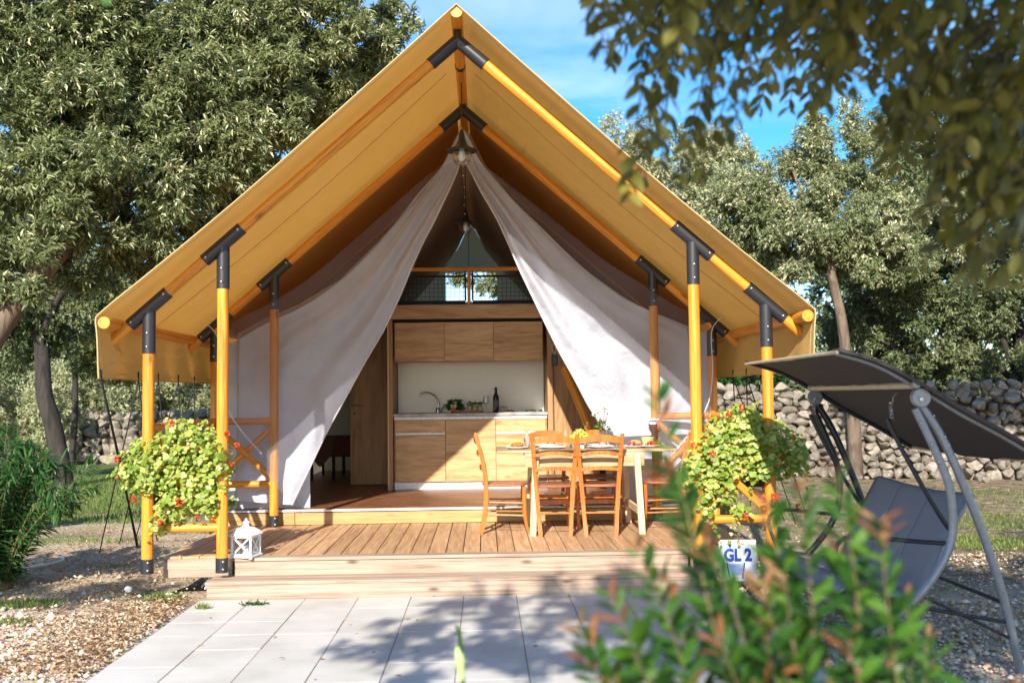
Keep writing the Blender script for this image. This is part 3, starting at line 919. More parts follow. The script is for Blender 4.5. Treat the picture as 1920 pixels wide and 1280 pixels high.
for s in (-1, 1):
    V = []
    for y in np.linspace(2.06, 8.3, 30):
        for t in np.linspace(0, 1, 14):
            V.append((s * (.06 + 2.5 * t), y, 4.66 - .878 * (.06 + 2.5 * t) - .14 - .03 * math.sin(math.pi * t) + .006 * noise.noise(Vector((t * 4, y * 2, 0)))))
    raw('added_shade_sheet', V, grid_faces(30, 14), 'shade_brown', tent)  # brown sheet added under the canvas to darken the rear bays

def chain(pts, Y):
    return [at(px, py, Y if not callable(Y) else Y(i / (len(pts) - 1))) for i, (px, py) in enumerate(pts)]
def resample(P, n):
    P = np.array([tuple(p) for p in P]); d = np.r_[0, np.cumsum(np.linalg.norm(np.diff(P, axis=0), axis=1))]
    t = np.linspace(0, d[-1], n)
    return np.stack([np.interp(t, d, P[:, k]) for k in range(3)], 1)
def drape(name, outer, inner, mat, parent, nu=90, nv=56, folds=6, amp=.05, seed=0, wr=.012, belly=0.0, pinch=.15):
    A = resample(smooth_path(outer, 5), nu); B = resample(smooth_path(inner, 5), nu)
    V = []
    for i in range(nu):
        u = i / (nu - 1)
        env = math.sin(math.pi * min(1, u * 1.02)) ** .6 if u < .98 else .25
        env = max(env, .12)
        for j in range(nv):
            v = j / (nv - 1)
            p = A[i] * (1 - v) + B[i] * v
            ph = folds * 2 * math.pi * (v ** 1.4) + 1.3 * math.sin(u * 3 + seed)
            k = amp * env * (.35 + .65 * v) * math.sin(ph)
            k += wr * noise.noise(Vector((v * 9 + seed, u * 4, 0))) + wr * 1.6 * noise.noise(Vector((p[0] * 2.2, p[2] * 3.5, seed)))
            k += -belly * math.sin(math.pi * v) * math.sin(math.pi * u)
            V.append((p[0], p[1] + k, p[2]))
    return raw(name, V, grid_faces(nu, nv), mat, parent)
fabric('hem_grey', (.62, .62, .64), (.4, .4, .4), .1)
# left side
yo, yi = 2.2, 2.09
outL = [(867, 236), (850, 268), (832, 306), (784, 363), (715, 450), (640, 525), (570, 572), (500, 605), (440, 640), (408, 660), (408, 760), (408, 860), (412, 936)]
innL = [(864, 303), (852, 335), (835, 372), (812, 420), (790, 462), (768, 512), (748, 560), (720, 618), (686, 676), (650, 742), (612, 812), (574, 892), (548, 946)]
curtL = drape('curtain', chain(outL, yo), chain(innL, lambda t: yi + .12 * (1 - t)), 'white_canvas', tent, folds=2.2, amp=.06, seed=1, belly=-.03, wr=.025)
tube('curtain_hem', [p + Vector((0, -.012, 0)) for p in smooth_path(chain(innL, lambda t: yi + .12 * (1 - t)), 4)], .009, 'hem_grey', tent, n=6)
outR = [(867, 236), (884, 268), (902, 306), (950, 363), (1020, 432), (1090, 500), (1150, 545), (1210, 580), (1290, 612), (1332, 640), (1332, 700), (1332, 760), (1330, 812)]
innR = [(873, 303), (884, 325), (905, 365), (930, 408), (952, 455), (975, 508), (1000, 560), (1025, 612), (1050, 662), (1078, 712), (1108, 768), (1140, 808), (1165, 818)]
curtR = drape('curtain', chain(outR, yo), chain(innR, lambda t: yi + .12 * (1 - t)), 'white_canvas', tent, folds=2.4, amp=.06, seed=4, belly=-.03, wr=.03)
tube('curtain_hem', [p + Vector((0, -.012, 0)) for p in smooth_path(chain(innR, lambda t: yi + .12 * (1 - t)), 4)], .009, 'hem_grey', tent, n=6)
# rolled and bunched foot of the left curtain
# low front wall panels under the curtains
def wall_panel(x0, x1, z0, z1, seed):
    nx, nz = 24, 14; V = []
    for i in range(nx):
        for j in range(nz):
            x = x0 + (x1 - x0) * i / (nx - 1); z = z0 + (z1 - z0) * j / (nz - 1)
            V.append((x, 2.27 + .02 * noise.noise(Vector((x * 4 + seed, 0, z * 5))), z))
    raw('front_wall_panel', V, grid_faces(nx, nz), 'white_canvas', tent)
wall_panel(-2.36, -1.62, .42, 1.9, 0)
wall_panel(1.45, 2.36, .42, 1.9, 9)
# grey insect mesh hanging in front of the curtains
goL = [(858, 299), (835, 310), (806, 326), (745, 378), (690, 428), (640, 472), (570, 530), (500, 572), (446, 600), (420, 640), (420, 800), (470, 850), (544, 944)]
giL = [(862, 300), (848, 336), (828, 378), (808, 426), (786, 470), (764, 518), (744, 566), (716, 624), (680, 686), (646, 750), (608, 820), (572, 898), (550, 946)]
drape('insect_mesh', chain(goL, 1.90), chain(giL, 1.90), 'gauze', tent, folds=2, amp=.03, seed=11)
goR = [(877, 299), (900, 308), (935, 330), (995, 378), (1060, 430), (1130, 486), (1200, 530), (1260, 570), (1318, 600), (1338, 640), (1338, 740), (1320, 800), (1255, 905)]
giR = [(874, 300), (886, 324), (908, 364), (934, 412), (957, 460), (980, 512), (1004, 562), (1030, 616), (1056, 668), (1084, 718), (1114, 772), (1150, 812), (1235, 900)]
drape('insect_mesh', chain(goR, 1.90), chain(giR, 1.90), 'gauze', tent, folds=2, amp=.03, seed=15)
# hanging webbing straps by the outer posts
for s, pts in ((-1, [(386, 606), (402, 622), (412, 650), (410, 720), (440, 790), (490, 850)]), (1, [(1352, 596), (1334, 622), (1336, 700), (1322, 770), (1262, 850)])):
    tube('webbing_strap', [at(x, y, 1.78) for x, y in pts], .005, 'gauze_strap' if 'gauze_strap' in MATS else 'backsplash', tent, k=4, n=6)

# balustrade of frame 2 and side bays
def bay(p0, p1, zt, zb, brace=True):
    p0, p1 = Vector(p0), Vector(p1)
    up = lambda p, z: Vector((p.x, p.y, z))
    log('rail', up(p0, zt), up(p1, zt), .036, 'amber_wood', tent)
    log('rail', up(p0, zb), up(p1, zb), .036, 'amber_wood', tent)
    if brace:
        log('brace', up(p0, zb + .04), up(p1, zt - .04), .032, 'amber_wood', tent)
        off = Vector((0, .03, 0))
        log('brace', up(p0, zt - .04) + off, up(p1, zb + .04) + off, .032, 'amber_wood', tent)
for s in (-1, 1):
    bay((s * XI, 2.0, 0), (s * XO, 2.0, 0), 1.34, .71)
    bay((s * 2.50, -.12, 0), (s * XO, 2.0, 0), 1.34, .71)
    bay((s * 1.91, -.12, 0), (s * 2.50, -.12, 0), 1.18, .545)

# guy ropes from the valances down to pegs
for s in (-1, 1):
    for k, y in enumerate((-.40, .32, .95, 1.55, 2.1, 3.4, 4.8, 6.2)):
        if s > 0 and k in (0, 1): continue
        x, z = roof_section(y)[-1]
        x = s * x
        if k == 0:
            peg = Vector((s * 3.47, 2.55, .02))
        else:
            peg = Vector((s * (3.47 + .02 * k), y + 2.9, .0))
        a = Vector((x, y, z))
        rp = tubes('guy_rope', [[a + Vector((0, 0, .07)), a - Vector((0, 0, .02))], [a, peg], [a, peg + Vector((s * .30, -.9, 0))]] if k else [[a + Vector((0, 0, .07)), a, peg], [a, a + (peg - a) * .5 + Vector((.03 * s, .1, 0)), peg + Vector((s * .05, .1, 0))]], .0062 if k else .0095, 'rope_black', tent)
        log('peg', peg + Vector((0, 0, -.05)), peg + Vector((s * -.02, 0, .06)), .008, 'bolt_steel', tent, n=6, wob=0)

# ------------------------------------------------------------------ tent platform (floor)
plat = empty('tent_platform', (0, 2.1, 0), 0, 'raised floor of the tent with a yellow pine sill board and dark parquet surface', 'floor')
def pbox(name, c, s, mat, bev=.004, par=plat):
    return box(name, Vector(c) - par.location, s, mat, par, bev)
bx = pbox('parquet_floor', (0, 5.2, .42), (4.86, 6.10, .04), 'parquet', .002)
for a, b in ((-2.45, -1.75), (-1.745, 2.45)):
    board('sill_board', Vector((a, 2.125, .345)) - plat.location, Vector((b, 2.125, .345)) - plat.location, .125, .04, 'sill_wood', plat, up=(0, 1, 0))
pbox('edge_trim', (0, 2.12, .425), (4.9, .07, .018), 'alu_white', .003)
pbox('sub_frame', (0, 5.2, .27), (4.7, 6.0, .2), 'dark_gap', 0)

# ------------------------------------------------------------------ deck
deck = empty('wooden_deck', (0, 0, 0), 0, 'brown wooden veranda deck of long planks running towards the tent', 'deck')
nP = 34; PW = 4.9 / nP
plank_me = []
for k in range(4):
    bm = bmesh.new(); add_box(bm, (0, 0, 0), (PW - .007, .028, 1.98), .003)
    me = bpy.data.meshes.new('plank'); bm.to_mesh(me); bm.free(); me.materials.append(MATS['deck_wood']); plank_me.append(me)
for i in range(nP):
    o = bpy.data.objects.new('plank', plank_me[i % 4]); COL.objects.link(o); o.parent = deck
    o.matrix_local = Matrix.Translation((-2.45 + PW * (i + .5), 1.12 + random.uniform(-.002, .002), .266 + random.uniform(-.001, .001))) @ Matrix.Rotation(math.pi / 2, 4, 'X')
for s in (-1, 1):
    board('fascia', (s * 2.44, .11, .19), (s * 1.88, .11, .19), .15, .035, 'step_wood', deck, up=(0, 1, 0))
    pbox('side_fascia', (s * 2.435, 1.15, .19), (.03, 1.95, .15), 'step_wood', .003, deck)
    for x, y in ((2.1, .35), (2.1, 1.6), (1.0, 1.0)):
        # splayed adjustable foot
        f = tubes('support_foot', [[(s * x, y, .11)] + [(s * x + .10 * math.cos(a), y + .10 * math.sin(a), -.01)] for a in np.arange(6) * math.pi / 3], .008, 'white_paint', deck)
        lathe('foot_plate', [(0, 0), (.09, 0), (.09, .008), (0, .008)], 'white_paint', f, (s * x, y, .11), 12)
pbox('joist', (0, 1.1, .21), (4.7, 1.8, .08), 'dark_gap', 0, deck)

steps = empty('wooden_steps', (0, -.15, 0), 0, 'two broad bleached wooden steps leading from the paved path up to the deck', 'steps')
def sboard(nm, x0, x1, y, z, w, t, up): return board(nm, Vector((x0, y, z)) - steps.location, Vector((x1, y, z)) - steps.location, w, t, 'step_wood', steps, up=up)
sboard('tread', -1.855, 1.855, .065, .266, .135, .028, (0, 0, 1))
sboard('riser', -1.84, 1.84, .0, .19, .118, .024, (0, 1, 0))
sboard('tread', -2.0, 2.0, -.045, .129, .125, .026, (0, 0, 1))
sboard('tread', -2.0, 2.0, -.178, .129, .125, .026, (0, 0, 1))
sboard('tread', -2.0, 2.0, -.27, .129, .05, .026, (0, 0, 1))
sboard('riser', -1.985, 1.985, -.283, .056, .118, .024, (0, 1, 0))
for s in (-1, 1):
    sboard('side_board', s * 1.97, s * 1.972, 0, .056, .1, .1, (0, 1, 0))
    box('step_end', Vector((s * 1.975, -.14, .056)) - steps.location, (.022, .26, .118), 'step_wood', steps)
    box('step_end', Vector((s * 1.835, .06, .19)) - steps.location, (.022, .09, .118), 'step_wood', steps)

# ================================================================== KITCHEN
KY = 4.10
def thing_box(root):
    def f(name, x0, x1, y0, y1, z0, z1, mat, bev=.003, parent=None):
        c = Vector(((x0 + x1) / 2, (y0 + y1) / 2, (z0 + z1) / 2)) - root.location
        o = box(name, c, (x1 - x0, y1 - y0, z1 - z0), mat, root, bev)
        if parent is not None:
            o.parent = parent; o.matrix_local = parent.matrix_local.inverted() @ Matrix.Translation(c)
        return o
    return f
kit = empty('kitchen_unit', (0, KY, .44), 0, 'oak coloured kitchen base unit with grey worktop, white splashback and steel tap', 'kitchen unit')
kb = thing_box(kit)
kx0, kx1 = -.915, .955
xs3 = [kx0 + .015, kx0 + .015 + .61, kx0 + .015 + 1.225, kx1 - .015]
kb('carcass', kx0, kx1, KY + .03, KY + .58, .53, 1.30, 'oak_panel')
kb('plinth', kx0, kx1, KY + .03, KY + .06, .44, .53, 'alu_white')
kb('worktop', kx0 - .01, kx1 + .01, KY - .015, KY + .6, 1.328, 1.366, 'worktop', .006)
kb('grip_strip', kx0, kx1, KY + .006, KY + .028, 1.288, 1.326, 'alu_white')
for i in (0, 2):
    d = kb('drawer_front', xs3[i] + .002, xs3[i + 1] - .002, KY, KY + .02, 1.135, 1.284, 'oak_panel')
    kb('grip_strip', xs3[i] + .002, xs3[i + 1] - .002, KY - .001 + .004, KY + .02, 1.105, 1.133, 'alu_white')
    kb('cabinet_door', xs3[i] + .002, xs3[i + 1] - .002, KY, KY + .02, .535, 1.103, 'oak_panel')
kb('cabinet_door', xs3[1] + .002, xs3[2] - .002, KY, KY + .02, .535, 1.284, 'oak_panel')
kb('splashback', kx0, kx1, KY + .585, KY + .6, 1.366, 2.03, 'backsplash')
kb('gas_hob', .36, .93, KY + .05, KY + .52, 1.366, 1.374, 'chrome')
for x, y, r in ((.5, .17, .055), (.5, .40, .07), (.76, .17, .07), (.76, .40, .055)):
    h = lathe('burner', [(0, 0), (r, 0), (r, .012), (r * .6, .018), (0, .018)], 'black_metal', kit, Vector((x, KY + y, 1.374)) - kit.location, 16)
lathe('hob_knob', [(0, 0), (.018, 0), (.016, .025), (0, .025)], 'black_metal', kit, Vector((.89, KY + .12, 1.374)) - kit.location, 12)
# tap with a swan neck
tx, ty = -.40, KY + .44
tap = tube('tap', [Vector(p) - kit.location for p in [(tx, ty, 1.366), (tx, ty, 1.42), (tx + .005, ty, 1.50), (tx - .04, ty - .02, 1.585), (tx - .13, ty - .06, 1.625), (tx - .21, ty - .09, 1.61), (tx - .235, ty - .10, 1.58)]], .011, 'chrome', kit, k=5)
lathe('tap_base', [(0, 0), (.028, 0), (.024, .05), (.012, .07)], 'chrome', tap, Vector((tx, ty, 1.366)) - kit.location, 14)
tube('tap_lever', [Vector(p) - kit.location for p in [(tx + .03, ty, 1.38), (tx + .06, ty - .01, 1.42), (tx + .09, ty - .02, 1.455)]], .012, 'chrome', tap, k=3)
kb('sink', -.86, -.45, KY + .12, KY + .5, 1.366, 1.372, 'chrome')

wc = empty('wall_cabinet', (0, KY + .02, 2.0), 0, 'oak coloured wall cabinet with three flush doors above the white splashback', 'cabinet')
wb = thing_box(wc)
wb('carcass', kx0 + .005, kx1 - .035, KY + .05, KY + .37, 2.005, 2.485, 'oak_panel')
wx = [kx0 + .012, kx0 + .62, kx0 + 1.225, kx1 - .04]
for a, b in zip(wx, wx[1:]): wb('cabinet_door', a + .0015, b - .0015, KY + .03, KY + .05, 2.003, 2.483, 'oak_panel')

loft = empty('sleeping_loft', (0, KY, 2.5), 0, 'sleeping loft above the kitchen with oak front board, yellow rail and black safety nets', 'loft')
lb = thing_box(loft)
lb('front_board', -1.05, 1.04, KY - .04, KY - .01, 2.52, 2.69, 'oak_panel')
lb('platform', -2.3, 2.3, KY + .0, 8.0, 2.50, 2.535, 'dark_gap', 0)
for a, b in ((-.985, -.925), (.965, 1.025)): lb('side_panel', a, b, KY - .03, KY + .62, .44, 2.51, 'oak_door')
for a, b in ((-.988, -.973), (1.028, 1.030)): lb('edge_band', a, b, KY - .032, KY - .03 + .02, .44, 2.51, 'beech', 0)
board('rail', Vector((-1.3, KY, 3.13)) - loft.location, Vector((1.3, KY, 3.13)) - loft.location, .05, .045, 'amber_wood', loft)
board('post', Vector((.015, KY, 2.69)) - loft.location, Vector((.015, KY, 3.108)) - loft.location, .04, .04, 'amber_wood', loft, up=(0, 1, 0))
for x0, x1 in ((-1.25, -.03), (.06, 1.25)):
    nt_paths = []
    zt, zb = 3.045, 2.745
    L0 = loft.location
    for x in np.arange(x0, x1, .052): nt_paths.append([Vector((x, KY + .02, zb)) - L0, Vector((x, KY + .02, zt)) - L0])
    for z in np.arange(zb, zt, .052): nt_paths.append([Vector((x0, KY + .02, z)) - L0, Vector((x1, KY + .02, z)) - L0])
    net = tubes('safety_net', nt_paths, .0022, 'rope_black', loft, n=4)
    for z in (zt, zb - .02): tube('net_border', [Vector((x0, KY + .02, z)) - L0, Vector((x1, KY + .02, z)) - L0], .014 if z == zt else .022, 'rope_black', net)
    tube('net_border', [Vector((x0 if x0 > 0 else x1, KY + .02, zb)) - L0, Vector((x0 if x0 > 0 else x1, KY + .02, zt + .06)) - L0], .012, 'rope_black', net)
    for z in (3.06, 2.735): 
        lathe('net_button', [(0, 0), (.012, 0), (.012, .012), (0, .014)], 'bolt_steel', net, Vector((x1 - .06 if x0 < 0 else x0 + .06, KY - .0, z)) - L0, 10)
bd = empty('loft_bed', (0, 5.6, 2.54), 0, 'low dark bed in the loft behind the black safety net', 'bed')
bb = thing_box(bd)
bb('mattress', -1.1, 1.1, 4.6, 6.6, 2.54, 2.72, 'maroon_fabric', .03)
bb('headboard', -1.05, 1.05, 6.62, 6.68, 2.54, 2.92, 'oak_door')
for x in (-.45, .45): bb('pillow', x - .3, x + .3, 6.1, 6.5, 2.72, 2.84, 'maroon_fabric', .05)

# partition wall, doors
pw = empty('partition_wall', (0, 4.9, .44), 0, 'dark oak partition wall behind and beside the kitchen', 'wall')
pb = thing_box(pw)
pb('wall_panel', -.93, .97, 4.72, 4.76, .44, 2.49, 'oak_door')
pb('wall_panel', 1.035, 1.36, 4.15, 4.19, .44, 2.49, 'oak_door')
pb('wall_panel', 1.365, 1.60, 4.15, 4.19, .44, 2.49, 'oak_door')
pb('wall_panel', -2.3, 2.3, 7.6, 7.64, .44, 2.49, 'backsplash')
dr = empty('interior_door', (-1.27, 4.95, .44), 0, 'open oak interior door with a steel handle left of the kitchen', 'door')
db = thing_box(dr)
db('leaf', -1.555, -1.0, 4.93, 4.97, .445, 2.45, 'oak_door')
h = tube('door_handle', [Vector(p) - dr.location for p in [(-1.51, 4.93, 1.47), (-1.51, 4.885, 1.47), (-1.38, 4.885, 1.47)]], .009, 'chrome', dr)
lathe('keyhole_plate', [(0, 0), (.025, 0), (.025, .006), (.014, .006)], 'chrome', dr, Vector((-1.5, 4.93, 1.365)) - dr.location, 16).rotation_euler = (math.pi / 2, 0, 0)
bench = empty('day_bed', (-2.0, 6.0, .44), 0, 'dark red-brown padded bench on thin legs seen behind the left curtain', 'bench')
nb = thing_box(bench)
nb('seat', -2.3, -1.45, 5.75, 6.9, .76, 1.02, 'maroon_fabric', .03)
for x in (-2.2, -1.9, -1.5):
    for y in (5.8, 6.8): log('leg', Vector((x, y, .44)) - bench.location, Vector((x, y, .76)) - bench.location, .022, 'dark_gap', bench, n=8, wob=0)
V = []
for i in range(10):
    for j in range(10):
        a, b = i / 9, j / 9
        V.append((-2.25 + .36 * a, 5.72 - .01 * math.sin(a * 9), 1.03 - .42 * b * (1 - abs(a - .5))))
cl = raw('bed_throw', V, grid_faces(10, 10), 'maroon_fabric'); tag(cl, 'dark red cloth with a pointed corner hanging over the padded bench', 'cloth')
# leaning orange pole right of the kitchen
lp = log('leaning_pole', at(1058, 690, 3.3), at(1112, 822, 2.9), .042, 'amber_wood'); tag(lp, 'orange wooden pole slanting down behind the right curtain', 'pole')

# pendant lamps and fairy lights
def pendant(px, py_top, py, Y, label, sc=1.0, first=False):
    p = at(px, py, Y)
    root = empty('pendant_lamp', p, 0, label, 'lamp', 'glass pendant lamps under the ridge')
    s = sc
    shade = lathe('lamp_shade', [(.008 * s, .20 * s), (.02 * s, .17 * s), (.028 * s, .12 * s), (.05 * s, .075 * s), (.085 * s, .05 * s), (.118 * s, .04 * s), (.120 * s, .028 * s), (.075 * s, .032 * s), (.07 * s, .04 * s), (.03 * s, .09 * s)], 'black_metal', root, (0, 0, 0), 28)
    lathe('glass_globe', [(.072 * s, .035 * s), (.076 * s, 0), (.068 * s, -.045 * s), (.04 * s, -.08 * s), (0.0, -.092 * s)], 'clear_glass', root, (0, 0, 0), 24)
    b = lathe('bulb', [(0, -.05 * s), (.022 * s, -.042 * s), (.032 * s, -.015 * s), (.022 * s, .03 * s), (.015 * s, .05 * s)], 'ceramic', root, (0, 0, 0), 16)
    top = Vector((0, 0, 4.56)) ; top = Vector((0, 0, max(.3, 4.56 - p.z)))
    links = []
    z = .20 * s; k = 0
    ring = tube('ring', [Vector((.022 * math.cos(a), 0, z + .02 + .022 * math.sin(a))) for a in np.linspace(0, 2 * math.pi, 13)[:-1]], .003, 'black_metal', root, n=5, closed=True)
    z += .04
    tube('chain', [Vector((0, 0, z)), Vector((.004, 0, (z + top.z) / 2)), top], .0055, 'black_metal', root, n=5)
    return root
pendant(866, 0, 291, 1.25, 'nearer pendant lamp with black metal hood and glass globe, hanging at the curtain opening', 1.22)
pendant(873, 0, 425, 3.3, 'farther pendant lamp with clear glass globe hanging inside above the loft rail', 1.05)
fl = empty('fairy_lights', at(866, 330, 1.95), 0, 'thin dark wire with tiny bulbs hanging below the ridge between the lamps', 'string lights')
pp = [at(x, y, Y) - fl.location for x, y, Y in [(864, 306, 1.9), (866, 330, 2.1), (869, 362, 2.5), (868, 385, 2.8), (871, 410, 3.1), (878, 440, 3.5), (879, 500, 4.0)]]
tube('wire', pp, .004, 'rope_black', fl, k=4, n=5)
for q in smooth_path(pp, 3)[1:14:2]:
    lathe('bulb', [(0, -.009), (.008, 0), (0, .01)], 'ceramic', fl, q + Vector((.012, -.01, 0)), 8)

# ------------------------------------------------------------------ things on the worktop
WT = 1.366
def wine_glass(loc, label, s=1.0, tilt=None, group='wine glasses on the worktop'):
    root = empty('wine_glass', loc, 0, label, 'wine glass', group)
    lathe('bowl', [(.004, .09), (.03, .105), (.042, .135), (.038, .18), (.031, .21)], 'clear_glass', root, (0, 0, 0), 20)
    lathe('stem', [(.034, 0), (.034, .003), (.005, .01), (.004, .09)], 'clear_glass', root, (0, 0, 0), 16)
    if tilt: root.rotation_euler = tilt
    root.scale = (s, s, s)
    return root
wine_glass(Vector((.21, KY + .22, WT)), 'upright wine glass left of the wine bottle on the kitchen worktop')
wine_glass(Vector((.30, KY + .15, WT + .04)), 'wine glass lying on its side in front of the wine bottle', 1, (math.pi / 2, 0, .9))
bt = empty('wine_bottle', (.335, KY + .28, WT), 0, 'dark wine bottle with a black label standing on the kitchen worktop', 'bottle')
plain('bottle_glass', (.008, .008, .012), rough=.08, bmp=0); plain('label_paper', (.09, .09, .10), rough=.6)
lathe('body', [(0, 0), (.036, 0), (.038, .005), (.038, .19), (.03, .215), (.016, .235), (.0145, .31), (0, .31)], 'bottle_glass', bt, n=20)
lathe('label', [(.0386, .06), (.0386, .15)], 'label_paper', bt, n=20)
lathe('foil_cap', [(.0152, .26), (.0155, .312), (0, .313)], 'dark_gap', bt, n=14)
def leaf_cluster_obj(name, C, R3, n, L, W, mat, parent, seed=0, up=.3):
    rg = np.random.default_rng(seed)
    d = rg.normal(size=(n, 3)); d /= np.linalg.norm(d, axis=1, keepdims=True); d[:, 2] = np.abs(d[:, 2]) * .9 + d[:, 2] * .1
    P = np.array(C) + d * np.array(R3) * rg.uniform(.6, 1, (n, 1))
    D = d + rg.normal(size=(n, 3)) * .4; D[:, 2] += up
    V, F = leaves(P, D, d + rg.normal(size=(n, 3)) * .3, L * rg.uniform(.7, 1.2, n), W * rg.uniform(.7, 1.2, n))
    return raw(name, V, F, mat, parent, smooth=False, rnd=np.repeat(rg.random(n), 2))
plain('cauli', (.62, .55, .36), rough=.8, var=.2, nscale=60, bmp=.6)
cf = empty('cauliflower', (-.19, KY + .22, WT), 0, 'whole cauliflower in its green leaves on the worktop right of the tap', 'vegetable')
bm = bmesh.new(); bmesh.ops.create_icosphere(bm, subdivisions=4, radius=.07)
for v in bm.verts: v.co *= 1 + .14 * noise.noise(v.co * 45) ; v.co.z *= .8
bm_obj('head', bm, 'cauli', cf, True, Matrix.Translation((0, 0, .085)))
leaf_cluster_obj('leaves', (0, 0, .05), (.075, .075, .07), 60, .085, .06, 'bush_leaf', cf, 4)
tr = empty('serving_board', (-.02, KY + .2, WT), 0, 'small red-brown wooden tray in front of the cauliflower and jars', 'tray')
plain('tray_wood', (.42, .13, .05), rough=.5)
for nm, c, s in (('base', (0, 0, .012), (.30, .12, .012)), ('rim', (0, -.06, .018), (.30, .01, .02)), ('rim', (0, .06, .018), (.30, .01, .02))): box(nm, c, s, 'tray_wood', tr)
tm = empty('tomato', (-.20, KY + .12, WT), 0, 'small red tomato lying beside the cauliflower on the worktop', 'tomato')
plain('tomato_red', (.58, .03, .015), rough=.25, bmp=0)
lathe('fruit', [(0, 0), (.018, .004), (.026, .02), (.02, .036), (0, .038)], 'tomato_red', tm, n=14)
plain('jar_dark', (.05, .045, .02), rough=.2); plain('jar_label', (.42, .44, .10), rough=.6)
for i, (x, nm) in enumerate(((.04, 'leftmost of the three square jars with green labels on the worktop'), (.105, 'middle one of the three square jars with green labels on the worktop'), (.17, 'rightmost of the three square jars with green labels, nearest the wine glass'))):
    j = empty('herb_jar', (x - .035, KY + .30, WT), 0, nm, 'jar', 'square jars with round green labels on the worktop')
    box('jar_body', (0, 0, .05), (.056, .056, .09), 'jar_dark', j, .006)
    o = lathe('round_label', [(0, 0), (.02, 0), (.02, .001), (0, .0015)], 'jar_label', j, (0, -.0285, .045), 14); o.rotation_euler = (math.pi / 2, 0, 0)
    leaf_cluster_obj('herb_leaves', (0, 0, .1), (.02, .02, .015), 16, .035, .018, 'bush_leaf', j, i)

# ================================================================== TABLE AND CHAIRS
DZ = .28
table = empty('dining_table', (1.13, 1.45, DZ), 0, 'long wooden dining table with pale board legs laid for a meal on the deck', 'table')
tb = thing_box(table)
tb('tabletop', .30, 1.98, 1.12, 2.0, 1.03, 1.055, 'table_top', .005)
tb('leaf_support', .56, 1.66, 1.08, 1.95, 1.0, 1.028, 'beech', .003)
tb('apron', .56, 1.66, 1.03, 1.055, .905, 1.0, 'table_top', .003)
tb('apron', .60, 1.62, 1.93, 1.955, .905, 1.0, 'table_top', .003)
for s, x in ((-1, .645), (1, 1.60)):
    for y in (1.01, 1.90):
        board('leg', Vector((x + .025 * s, y, DZ)) - table.location, Vector((x - .012 * s, y, 1.028)) - table.location, .058, .05, 'beech', table, up=(0, 1, 0))
    board('leg_brace', Vector((x, 1.04, .5)) - table.location, Vector((x, 1.88, .5)) - table.location, .03, .07, 'beech', table)

